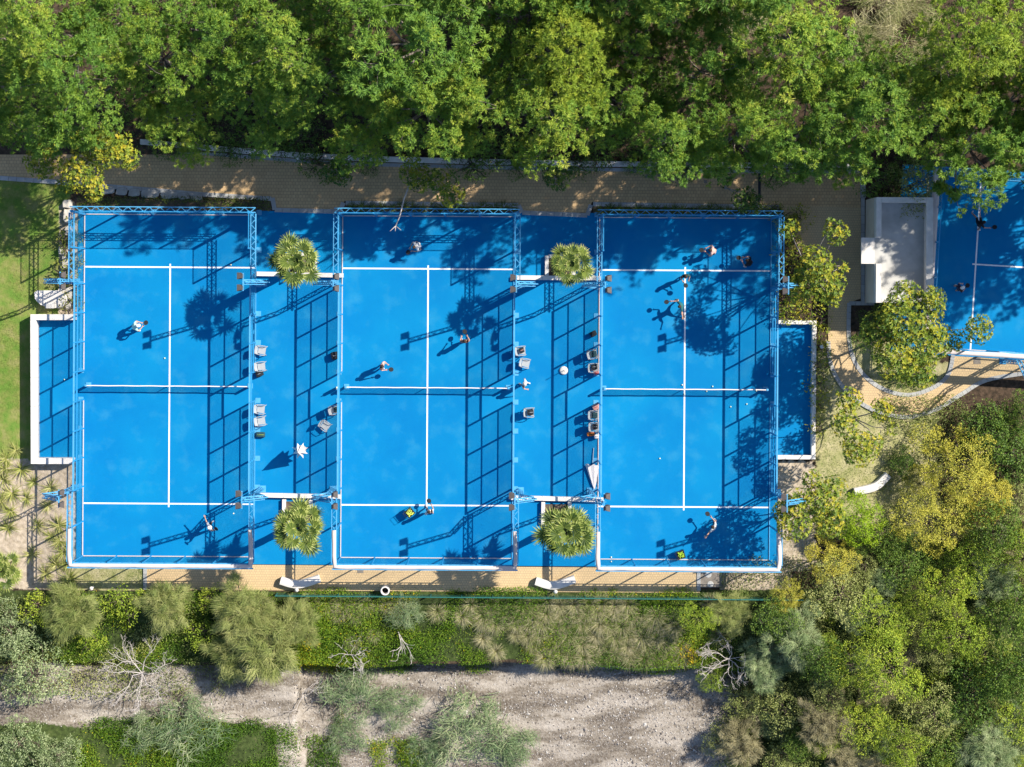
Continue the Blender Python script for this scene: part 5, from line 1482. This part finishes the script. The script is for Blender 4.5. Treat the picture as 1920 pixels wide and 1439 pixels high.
# ------------------------------------------------------------------ chairs, bags, parasols, ball carts
def make_chair():
    t = empty('plastic_chair')
    g = M['grey_plastic']
    MB().add([(-0.2, -0.19, 0.40), (0.24, -0.23, 0.43), (0.24, 0.23, 0.43), (-0.2, 0.19, 0.40), (-0.2, -0.19, 0.43), (0.24, -0.23, 0.455), (0.24, 0.23, 0.455), (-0.2, 0.19, 0.43)],
             [(3, 2, 1, 0), (4, 5, 6, 7), (0, 1, 5, 4), (1, 2, 6, 5), (2, 3, 7, 6), (3, 0, 4, 7)]).build('seat', g, t)
    vs = []; fs = []
    for k in range(7):
        a = -1 + 2 * k / 6; y = a * 0.23; xb = -0.2 - 0.03 * (1 - a * a)
        vs += [(xb, y, 0.44), (xb - 0.12, y * 1.05, 0.84 - 0.03 * a * a), (xb - 0.145, y * 1.05, 0.84 - 0.03 * a * a), (xb - 0.025, y, 0.44)]
    for k in range(6):
        for j in range(4): fs.append((k * 4 + j, (k + 1) * 4 + j, (k + 1) * 4 + (j + 1) % 4, k * 4 + (j + 1) % 4))
    fs += [(0, 1, 2, 3), (27, 26, 25, 24)]
    MB().add(vs, fs).build('backrest', g, t)
    for s in (-1, 1):
        MB().tube([(-0.26, s * 0.25, 0.64), (0.0, s * 0.275, 0.66), (0.2, s * 0.27, 0.64), (0.24, s * 0.255, 0.45)], 0.024, 6).build('armrest', g, t)
        MB().tube([(0.22, s * 0.21, 0.43), (0.27, s * 0.26, 0.0)], [0.03, 0.022], 6).build('leg', g, t)
        MB().tube([(-0.19, s * 0.18, 0.41), (-0.27, s * 0.24, 0.0)], [0.03, 0.022], 6).build('leg', g, t)
    return t
chairs = [(492, 657, -8, 'grey plastic chair left gap, topmost by the left fence'), (491, 687, 5, 'grey plastic chair with a dark bag at its side, left gap'), (490, 767, -5, 'grey plastic chair below the net post, left gap'), (491, 789, 8, 'lowest grey plastic chair by the left fence, above the striped bag'),
          (629, 768, 10, 'grey plastic chair with dark towel against the middle court fence'), (611, 798, -35, 'grey plastic chair standing turned and alone in the left gap'),
          (977, 658, 5, 'grey chair with a bag on the seat, top of the right gap'), (985, 681, -12, 'empty grey chair in the right gap above the white clad person'), (993, 773, 0, 'grey chair carrying a black backpack, standing alone in the right gap'),
          (1111, 664, 12, 'grey chair with a dark seat cloth by the right court fence'), (1113, 690, 0, 'grey chair with black bag and red cloth by the right court fence'), (1113, 778, 0, 'grey chair with teal cloth below the seated looking pink bundle'), (1114, 800, 0, 'grey chair with black bag and red bottle above the orange bag')]
ch0 = make_chair()
for i, (u, v, a, l) in enumerate(chairs):
    c = ch0 if i == 0 else copy_tree(ch0)
    x, y = W(u, v)
    c.location = (x, y, 0); c.rotation_euler.z = math.radians(a)
    tag(c, l, 'chair', 'grey plastic chairs beside the courts')

def bag(label, u, v, z, s=(0.42, 0.3, 0.34), rz=0.0, mat='black_fabric', trim='grey_plastic', cat='bag', name='sports_bag'):
    x, y = W(u, v, z)
    t = thing(name, label, cat, (x, y, z), rz)
    me = bpy.data.meshes.new('body')
    bm = bmesh.new(); bmesh.ops.create_cube(bm, size=1.0)
    bmesh.ops.scale(bm, vec=s, verts=bm.verts)
    bmesh.ops.subdivide_edges(bm, edges=bm.edges[:], cuts=2, use_grid_fill=True)
    r = random.Random(int(u))
    for w in bm.verts:
        k = Vector((w.co.x / s[0], w.co.y / s[1], w.co.z / s[2])).length
        w.co *= (1.0 - 0.28 * max(0, k - 0.5)) + r.uniform(-0.05, 0.05)
        w.co.z = max(w.co.z + s[2] / 2, 0.0)
    bmesh.ops.bevel(bm, geom=bm.edges[:], offset=0.008, segments=1, affect='EDGES')
    bm.to_mesh(me); bm.free(); me.materials.append(M[mat])
    me.polygons.foreach_set('use_smooth', [True] * len(me.polygons))
    put('body', me, t)
    MB().tube([(-s[0] * 0.25, 0, s[2] * 0.92), (-s[0] * 0.15, 0.0, s[2] * 1.15), (s[0] * 0.15, 0, s[2] * 1.15), (s[0] * 0.25, 0, s[2] * 0.92)], 0.014, 5).build('handle', M[trim], t)
    MB().box((s[0] * 0.05, 0, s[2] * 0.95), (s[0] * 0.7, 0.02, 0.03)).build('zip', M[trim], t)
    MB().box((0, -s[1] * 0.45, s[2] * 0.4), (s[0] * 0.55, 0.06, s[2] * 0.5)).build('pocket', M[mat], t, bevel=0.015)
    return t
bag('black sports bag on the floor beside the second chair, left gap', 487, 701, 0, (0.45, 0.32, 0.34), 0.4)
bag('green striped sports bag on the floor below the chairs, left gap', 489, 815, 0, (0.55, 0.3, 0.3), 0.0, 'teal_fabric', 'green_fabric')
bag('dark sports bag against the middle court fence, upper left gap', 628, 667, 0, (0.4, 0.45, 0.5), 0.2)
bag('dark towel bundle on the chair against the middle court fence', 631, 768, 0.45, (0.32, 0.3, 0.12), 0.2, 'teal_fabric', 'black_fabric', 'towel', 'towel_bundle')
bag('dark bag with white trim on the top chair of the right gap', 978, 657, 0.46, (0.3, 0.28, 0.22), 0.3, 'black_fabric', 'pink_fabric')
bag('black backpack on the chair standing alone in the right gap', 995, 773, 0.46, (0.34, 0.32, 0.36), 0.1)
bag('dark bag on the floor by the right court fence, topmost in the right gap', 1112, 626, 0, (0.4, 0.3, 0.45), 0.5, 'black_fabric', 'teal_fabric')
bag('dark cloth folded on the chair by the right court fence', 1113, 664, 0.46, (0.36, 0.36, 0.07), 0.1, 'teal_fabric', 'teal_fabric', 'cloth', 'folded_cloth')
bag('black bag on the chair with the red cloth', 1114, 688, 0.46, (0.34, 0.32, 0.26), 0.1)
bag('red cloth hanging at the chair with the black bag', 1117, 699, 0.0, (0.3, 0.14, 0.6), 0.1, 'red_fabric', 'red_fabric', 'cloth', 'red_cloth')
bag('pink and brown bundle on the floor at the top of the lower chair row', 1117, 763, 0, (0.42, 0.34, 0.5), 0.4, 'pink_fabric', 'red_fabric', 'bundle', 'clothes_bundle')
bag('teal cloth on the chair below the pink bundle', 1115, 779, 0.46, (0.34, 0.34, 0.06), 0.0, 'teal_fabric', 'teal_fabric', 'cloth', 'folded_cloth')
bag('black bag on the lowest chair by the right court fence', 1116, 800, 0.46, (0.3, 0.28, 0.22), 0.0)
bag('orange bag on the floor under the lowest chair by the right court fence', 1107, 814, 0, (0.45, 0.2, 0.4), 0.1, 'orange_fabric', 'black_fabric')
bag('white bag on the floor beside the orange bag', 1118, 818, 0, (0.28, 0.24, 0.42), 0.1, 'white_cloth', 'grey_plastic')
bag('small white bag on the middle court net post', 634, 727, 0, (0.14, 0.16, 0.95), 0.0, 'white_cloth', 'green_fabric')

def pleated(n, z0, r0, z1, seed, rr=0.5):
    r = random.Random(seed); vs = []; fs = []; m = n * 2; rows = 6
    for j in range(rows + 1):
        t = j / rows
        for k in range(m):
            a = 2 * math.pi * k / m + 0.15 * t
            rad = (r0 * (1 - t) ** 0.85 + 0.03) * (1.0 if k % 2 else rr) * (1 + r.uniform(-0.05, 0.05))
            vs.append((rad * math.cos(a), rad * math.sin(a), z0 + (z1 - z0) * t + (0.08 * (k % 2 == 0) * (1 - t))))
    for j in range(rows):
        for k in range(m): fs.append((j * m + k, j * m + (k + 1) % m, (j + 1) * m + (k + 1) % m, (j + 1) * m + k))
    fs.append(tuple(rows * m + k for k in range(m)))
    return MB().add(vs, fs)
t = thing('closed_parasol', 'closed white parasol standing upright in the left gap', 'parasol', (*W(566, 843), 0))
MB().lathe([(0.0, 0.09), (0.22, 0.09), (0.25, 0.06), (0.25, 0.0)], 20).build('base', M['concrete'], t)
MB().tube([(0, 0, 0.05), (0, 0, 2.52)], 0.022, 8).build('pole', M['white_paint'], t)
pleated(8, 1.0, 0.46, 2.45, 3).build('canopy', M['white_cloth'], t)
t = thing('parasol_base', 'round white parasol base with bare pole in the right gap', 'parasol base', (*W(1057, 695), 0))
MB().lathe([(0.0, 0.13), (0.2, 0.13), (0.24, 0.10), (0.25, 0.0)], 24).build('base', M['white_paint'], t, smooth=True)
MB().tube([(0, 0, 0.1), (0, 0, 1.15)], 0.02, 8).build('pole', M['dark_metal'], t)
x, y = W(1111, 872)
t = thing('lying_parasol', 'closed white parasol lying on the floor along the right court fence', 'parasol', (x, y, 0.0), math.radians(-3))
MB().tube([(0, -0.3, 0.12), (0.0, 1.0, 0.06)], 0.024, 8).build('pole', M['grey_plastic'], t)
c = pleated(7, 0, 0.4, 1.45, 8, 0.6)
vs = []
for (a, b, z) in c.v:
    vs.append((a * 0.85 + 0.04 - (0.10 * (1.45 - z) if a < 0 else 0) + 0.1 * z, -z + 0.05, max(0.02, 0.15 + b * 0.35)))
c.v = vs
c.build('canopy', M['white_cloth'], t)

def ball_cart(label, u, v, rz, mat, h=0.72):
    x, y = W(u, v, h)
    t = thing('ball_basket', label, 'ball basket', (x, y, 0), rz, 'ball baskets on the courts')
    d = M['dark_metal']
    w = 0.22
    for (a, b) in ((-1, -1), (1, -1), (1, 1), (-1, 1)):
        MB().bar((a * w, b * w, 0.03), (a * w * 1.05, b * w * 1.05, h), 0.022).build('leg', d, t)
    m = MB()
    for z in (h - 0.30, h - 0.15, h):
        for p, q in (((-w, -w), (w, -w)), ((w, -w), (w, w)), ((w, w), (-w, w)), ((-w, w), (-w, -w))):
            m.bar((*p, z), (*q, z), 0.02)
    for k in range(8):
        a = -w + 2 * w * (k + 0.5) / 8
        for s in (-w, w):
            m.bar((a, s, h - 0.3), (a, s, h), 0.012); m.bar((s, a, h - 0.3), (s, a, h), 0.012)
    m.build('wire_basket', d, t)
    MB().box((0, 0, h - 0.19), (2 * w - 0.03, 2 * w - 0.03, 0.20)).build('liner', M['black_fabric'], t)
    m = MB(); r = random.Random(int(u))
    for k in range(46):
        m.ellipsoid((r.uniform(-0.17, 0.17), r.uniform(-0.17, 0.17), h - 0.08 + r.uniform(0, 0.06)), (0.034,) * 3, 8, 5)
    tag(m.build('ball_heap', mat, t, smooth=True), kind='stuff')
    MB().tube([(-w, -w, h), (-w - 0.1, -w, h + 0.15), (-w - 0.1, w, h + 0.15), (-w, w, h)], 0.014, 6).build('handle', d, t)
ball_cart('wire basket heaped with yellow balls in the lower middle court', 768, 962, 0.7, M['ball'])
ball_cart('wire basket of green balls near the lower end of the right court', 1277, 1041, 0.3, M['ball_green'], 0.6)

bme = MB().ellipsoid((0, 0, 0.034), (0.036, 0.036, 0.034), 10, 6).mesh('padel_ball', M['pale_ball'], smooth=True)
balls_px = [(309, 672, 'pale ball left of the centre line in the left court'), (433, 497, 'pale ball on the upper service line of the left court'), (1279, 722, 'pale ball touching the net left of the centre line, right court'), (1336, 725, 'pale ball above the net right of the centre line, right court'), (1325, 734, 'pale ball under the net, right court'), (1283, 739, 'pale ball on the centre line just below the net, right court'),
            (1370, 763, 'pale ball below the net on the right half of the right court'), (1400, 758, 'rightmost pale ball below the net of the right court'), (1237, 860, 'single pale ball left of the centre line in the lower right court'), (1146, 1045, 'upper of two pale balls in the lower left corner of the right court'), (1146, 1053, 'lower of two pale balls in the lower left corner of the right court'), (121, 712, 'pale ball on the blue bay beside the lawn'), (1418, 733, 'pale ball beside the net post of the right court')]
for (u, v, l) in balls_px:
    o = put('padel_ball', bme, None, (*W(u, v), 0.0)); o.scale = (1.25,) * 3
    tag(o, l, 'ball', 'loose balls on the courts')

# ------------------------------------------------------------------ people
def cloth(col, name):
    k = 'cloth_' + name
    if k not in M: M[k] = plain(k, col, 0.85, 0.1, 10)
    return M[k]
SHIRT = dict(cyan=(0.42, 0.68, 0.64), white=(0.75, 0.73, 0.72), pale=(0.62, 0.60, 0.60), pink=(0.62, 0.40, 0.36), brown=(0.30, 0.17, 0.13), green=(0.02, 0.08, 0.08), black=(0.02, 0.02, 0.025), teal=(0.03, 0.13, 0.14), navy=(0.02, 0.03, 0.08), grey=(0.22, 0.22, 0.24))
BASE = dict(pel=(0, 0, .93), wst=(.01, 0, 1.10), chs=(.02, 0, 1.30), nck=(.03, 0, 1.47), hd0=(.05, 0, 1.57), hd1=(.055, 0, 1.68),
            shL=(.01, .19, 1.40), elL=(.06, .27, 1.13), wrL=(.24, .20, 1.02), shR=(.01, -.19, 1.40), elR=(.06, -.27, 1.13), wrR=(.26, -.18, 1.02),
            hpL=(0, .10, .90), knL=(.07, .13, .50), anL=(0, .14, .09), toL=(.16, .17, .035), hpR=(0, -.10, .90), knR=(.07, -.13, .50), anR=(0, -.14, .09), toR=(.16, -.17, .035))
POSES = {
 'ready': dict(pel=(-.08, 0, .84), wst=(-.02, 0, .99), chs=(.10, 0, 1.16), nck=(.19, 0, 1.30), hd0=(.25, 0, 1.39), hd1=(.29, 0, 1.49), shL=(.12, .19, 1.25), elL=(.20, .30, 1.02), wrL=(.42, .16, .98), shR=(.12, -.19, 1.25), elR=(.20, -.30, 1.02), wrR=(.42, -.14, .98), hpL=(-.08, .11, .82), knL=(.12, .20, .47), anL=(-.02, .24, .09), toL=(.15, .28, .035), hpR=(-.08, -.11, .82), knR=(.12, -.20, .47), anR=(-.02, -.24, .09), toR=(.15, -.28, .035)),
 'stand': {},
 'walk': dict(knL=(.16, .11, .50), anL=(.20, .11, .10), toL=(.37, .12, .05), knR=(-.02, -.11, .50), anR=(-.26, -.11, .14), toR=(-.12, -.12, .05), wrL=(-.06, .28, .92), wrR=(.26, -.24, .98), elL=(-.10, .27, 1.13)),
 'reach': dict(pel=(-.05, 0, .90), chs=(.05, 0, 1.27), shR=(.06, -.17, 1.43), elR=(.20, -.24, 1.66), wrR=(.32, -.24, 1.90), shL=(.05, .19, 1.38), elL=(.02, .40, 1.32), wrL=(.06, .62, 1.42), knL=(.14, .14, .48), anL=(.06, .16, .09), toL=(.22, .18, .035), knR=(.02, -.16, .47), anR=(-.22, -.20, .12), toR=(-.08, -.22, .035)),
 'lunge': dict(pel=(0, 0, .80), wst=(.04, 0, .96), chs=(.10, 0, 1.14), nck=(.15, 0, 1.29), hd0=(.20, 0, 1.38), hd1=(.23, 0, 1.48), shL=(.12, .18, 1.24), elL=(.18, .40, 1.10), wrL=(.22, .62, 1.22), shR=(.10, -.19, 1.23), elR=(.22, -.34, 1.02), wrR=(.44, -.42, 1.0), hpL=(0, .10, .78), knL=(.10, .36, .52), anL=(.02, .70, .12), toL=(.16, .78, .04), hpR=(0, -.10, .78), knR=(.14, -.24, .44), anR=(.02, -.36, .09), toR=(.18, -.42, .035)),
}
BONES = [('pel', 'wst', 'shirt'), ('wst', 'chs', 'shirt'), ('chs', 'nck', 'shirt'), ('nck', 'hd0', 'skin'), ('hd0', 'hd1', 'skin')]
for s in 'LR':
    BONES += [('chs', 'sh' + s, 'shirt'), ('sh' + s, 'el' + s, 'sleeve'), ('el' + s, 'wr' + s, 'skin'), ('pel', 'hp' + s, 'shorts'), ('hp' + s, 'kn' + s, 'shorts_leg'), ('kn' + s, 'an' + s, 'skin'), ('an' + s, 'to' + s, 'shoe')]
RAD = dict(pel=(.145, .115), wst=(.125, .10), chs=(.15, .115), nck=(.055, .055), hd0=(.080, .085), hd1=(.078, .088), sh=(.062, .062), el=(.043, .043), wr=(.030, .030), hp=(.088, .088), kn=(.056, .056), an=(.040, .040), to=(.034, .036))

def person(label, short, u, v, face, pose, shirt, shorts, hair=(0.05, 0.03, 0.02), cap=None, racket=True, group='people around the courts', shoe=(0.6, 0.6, 0.6), hat_brim=True):
    J = dict(BASE); J.update(POSES[pose])
    x, y = W(u, v)
    root = thing('person', label, 'person', (x, y, 0.0), math.radians(face), group)
    names = list(J); idx = {n: i for i, n in enumerate(names)}
    verts = [Vector(J[n]) for n in names]; edges = [(idx[a], idx[b]) for a, b, _ in BONES]
    rad = [RAD.get(n, RAD.get(n[:2])) for n in names]
    tips = {}
    for s, sg in (('L', 1), ('R', -1)):     # palms and five fingers, thumb from the side
        wv = Vector(J['wr' + s]); d = (wv - Vector(J['el' + s])).normalized()
        side = d.cross(Vector((0, 0, 1))); side = side.normalized() if side.length > 0.1 else Vector((0, 1, 0))
        nrm = side.cross(d)
        pi = len(verts); verts.append(wv + d * 0.075); rad.append((.030, .020)); edges.append((idx['wr' + s], pi))
        tips[s] = wv + d * 0.10
        for k in range(4):
            b = len(verts); o = side * (0.028 * (k - 1.5))
            ln = (0.062, 0.074, 0.070, 0.055)[k]
            verts += [wv + d * 0.105 + o, wv + d * (0.105 + ln * 0.55) + o * 1.1 - nrm * 0.012, wv + d * (0.105 + ln) + o * 1.1 - nrm * 0.034]
            rad += [(.010, .010), (.009, .009), (.008, .008)]
            edges += [(pi, b), (b, b + 1), (b + 1, b + 2)]
        b = len(verts)
        verts += [wv + d * 0.04 + side * sg * 0.038, wv + d * 0.085 + side * sg * 0.06 - nrm * 0.02]
        rad += [(.011, .011), (.009, .009)]; edges += [(pi, b), (b, b + 1)]
    h0, h1 = Vector(J['hd0']), Vector(J['hd1']); hm = (h0 + h1) / 2; hu = (h1 - h0).normalized()
    fw = (Vector((1, 0, 0)) - hu * hu.x).normalized()
    me = bpy.data.meshes.new('skeleton'); me.from_pydata([tuple(p) for p in verts], edges, [])
    tmp = bpy.data.objects.new('skeleton', me); COL.objects.link(tmp)
    sk = tmp.modifiers.new('skin', 'SKIN'); sk.use_smooth_shade = True
    ss = tmp.modifiers.new('sub', 'SUBSURF'); ss.levels = 1; ss.render_levels = 1
    if not me.skin_vertices: me.attributes
    for i, r in enumerate(rad): me.skin_vertices[0].data[i].radius = r
    me.skin_vertices[0].data[idx['pel']].use_root = True
    dg = bpy.context.evaluated_depsgraph_get()
    bmz = bpy.data.meshes.new_from_object(tmp.evaluated_get(dg))
    bpy.data.objects.remove(tmp, do_unlink=True)
    bm = bmesh.new(); bm.from_mesh(bmz)
    nv = MB()                                # nose and ears grow out of the head
    nv.ellipsoid(tuple(hm + fw * 0.095), (0.022, 0.015, 0.022), 6, 5)
    for s in (-1, 1): nv.ellipsoid(tuple(hm + Vector((0, s * 0.085, 0))), (0.02, 0.012, 0.03), 6, 5)
    tm = bpy.data.meshes.new('tmp'); tm.from_pydata(nv.v, [], nv.f); bm.from_mesh(tm)
    seg = [(Vector(J[a]), Vector(J[b]), k) for a, b, k in BONES]
    def kind(p):
        best = None
        for a, b, k in seg:
            d = b - a; t = max(0, min(1, (p - a).dot(d) / d.length_squared)); q = (p - a - d * t).length - (0.08 if k == 'shirt' else 0.03)
            if best is None or q < best[0]: best = (q, k, t)
        return best[1], best[2]
    kinds = {}
    for f in bm.faces:
        k, t = kind(f.calc_center_median())
        if k == 'sleeve': k = 'shirt' if t < 0.6 else 'skin'
        if k == 'shorts_leg': k = 'shorts' if t < 0.8 else 'skin'
        kinds.setdefault(k, []).append(f)
    bm.normal_update()
    for k, off, colr in (('shirt', 0.014, shirt), ('shorts', 0.014, shorts), ('shoe', 0.012, None)):
        fs = kinds.get(k, [])
        vm = {}; vs = []; ff = []
        for f in fs:
            for w in f.verts:
                if w not in vm: vm[w] = len(vs); vs.append(tuple(w.co + w.normal * off))
            ff.append(tuple(vm[w] for w in f.verts))
        if not vs: continue
        mt = cloth(SHIRT[colr], colr) if colr else cloth(shoe, 'shoe%d' % int(shoe[0] * 10))
        MB().add(vs, ff).build({'shirt': 'shirt', 'shorts': 'shorts', 'shoe': 'shoes'}[k], mt, root, smooth=True)
    out = bpy.data.meshes.new('body'); bm.to_mesh(out); bm.free()
    out.materials.clear(); out.materials.append(M['skin'])
    out.polygons.foreach_set('use_smooth', [True] * len(out.polygons))
    body = put('body', out, root)
    for s in (-1, 1):
        MB().ellipsoid(tuple(hm + fw * 0.082 + Vector((0, s * 0.032, 0)) + hu * 0.012), (0.010, 0.012, 0.008), 6, 5).build('eye', M['dark_metal'], body)
    m = MB(); sg = 12; rows = 5
    vs = []; fs = []
    sd = hu.cross(fw)
    for j in range(rows + 1):
        t = (math.pi * (0.5 if cap else 0.56)) * j / rows
        for k in range(sg):
            a = 2 * math.pi * k / sg
            rr = 0.108 * math.sin(t)
            back = 0.0 if cap else -0.02
            vs.append(tuple(hm + hu * (0.018 + 0.118 * math.cos(t)) + fw * (rr * math.cos(a) + back) + sd * (rr * 0.93 * math.sin(a))))
    for j in range(rows):
        for k in range(sg): fs.append((j * sg + k, j * sg + (k + 1) % sg, (j + 1) * sg + (k + 1) % sg, (j + 1) * sg + k))
    m.add(vs, fs)
    if cap and hat_brim:
        c = hm + hu * 0.02
        n0 = len(m.v); vv = []
        for k in range(7):
            a = -1.0 + 2.0 * k / 6
            vv += [c + fw * 0.10 * math.cos(a) + sd * 0.10 * math.sin(a), c + fw * 0.19 * math.cos(a * 0.8) + sd * 0.11 * math.sin(a) - hu * 0.015]
        m.add(vv, [(2 * k, 2 * k + 2, 2 * k + 3, 2 * k + 1) for k in range(6)])
    if cap: m.build('cap', cloth(SHIRT[cap], cap), root, smooth=True)
    else:
        hk = 'hair_%d' % int(sum(hair) * 100)
        if hk not in M: M[hk] = plain(hk, hair, 0.8, 0.2, 20)
        m.build('hair', M[hk], root, smooth=True)
    if racket:
        s = 'R'
        wv = Vector(J['wrR']); d = (wv - Vector(J['elR'])).normalized()
        hand = wv + d * 0.09
        rd = (d + Vector((0.25, 0.15, 0.1))).normalized()
        mat4 = Matrix.Translation(root.location) @ Matrix.Rotation(math.radians(face), 4, 'Z')
        hp = mat4 @ hand; rdw = (mat4.to_3x3() @ rd)
        t = thing('padel_racket', 'dark padel racket held by the ' + short, 'racket', tuple(hp), 0, 'rackets in the players hands')
        e = rdw.cross(Vector((0.2, 0.1, 1))).normalized(); nn = rdw.cross(e)
        MB().bar(tuple(rdw * -0.08), tuple(rdw * 0.12), 0.032).build('handle', M['black_fabric'], t)
        vs = []; n = 18
        for sgn in (-0.019, 0.019):
            vs.append(rdw * 0.27 + nn * sgn)
            for k in range(n):
                a = 2 * math.pi * k / n
                vs.append(rdw * (0.27 + 0.145 * math.cos(a)) + e * 0.13 * math.sin(a) + nn * sgn)
        fs = [(0, 1 + (k + 1) % n, 1 + k) for k in range(n)] + [(n + 1, n + 2 + k, n + 2 + (k + 1) % n) for k in range(n)]
        fs += [(1 + k, 1 + (k + 1) % n, n + 2 + (k + 1) % n, n + 2 + k) for k in range(n)]
        MB().add(vs, fs).build('face', M['black_fabric'], t)
    return root

person('player in a pale cyan shirt and white cap in the upper left court', 'player in the pale cyan shirt', 257, 613, 15, 'ready', 'cyan', 'navy', cap='white')
person('player in white reaching up to hit in the lower left court', 'player in white reaching up, left court', 397, 985, 25, 'reach', 'white', 'black', cap='white')
person('player in white with racket at the top of the middle court', 'player in white at the top of the middle court', 785, 461, -150, 'ready', 'white', 'grey')
person('player in a brown top right of the centre line in the middle court', 'player in the brown top, middle court', 872, 640, 95, 'stand', 'brown', 'navy')
person('player in a pale pink shirt standing above the middle net', 'player in the pale pink shirt above the middle net', 718, 685, -20, 'stand', 'pink', 'grey')
person('player in pale shirt on the lower service line of the middle court', 'player on the lower service line, middle court', 806, 956, 110, 'walk', 'pale', 'navy')
person('player in a pink shirt on the shade edge of the upper right court', 'player in the pink shirt at the shade edge', 1335, 472, 170, 'ready', 'pink', 'black')
person('player in a dark green shirt on the centre line of the right court', 'player in the dark green shirt', 1281, 518, -80, 'stand', 'green', 'navy')
person('player stretching with one leg out on the centre line of the right court', 'player stretching on the centre line, right court', 1276, 573, -160, 'lunge', 'teal', 'black', shoe=(0.1, 0.1, 0.1))
person('player in dark clothes in tree shade at the upper right of the right court', 'dark clad player in the tree shade, right court', 1402, 494, 150, 'ready', 'black', 'navy')
person('player in a pale grey shirt swinging in the lower right court', 'player in the pale grey shirt, lower right court', 1337, 987, 150, 'lunge', 'pale', 'black')
person('person in white clothes walking through the right gap', 'x', 982, 719, -20, 'walk', 'white', 'white', (0.5, 0.48, 0.45), None, False)
person('player in dark clothes stretching on the service line of the turned court', 'dark clad player on the turned court', 1828, 421, 20, 'lunge', 'black', 'black')
person('player with a white cap near the back fence of the turned court', 'player with the white cap, turned court', 1790, 541, 20, 'stand', 'navy', 'brown', cap='white')
b = put('padel_ball', bme, None, (*W(438, 963, 2.35), 2.35)); tag(b, 'pale ball in the air above the player in white, lower left court', 'ball', 'loose balls on the courts')
b.scale = (1.3,) * 3
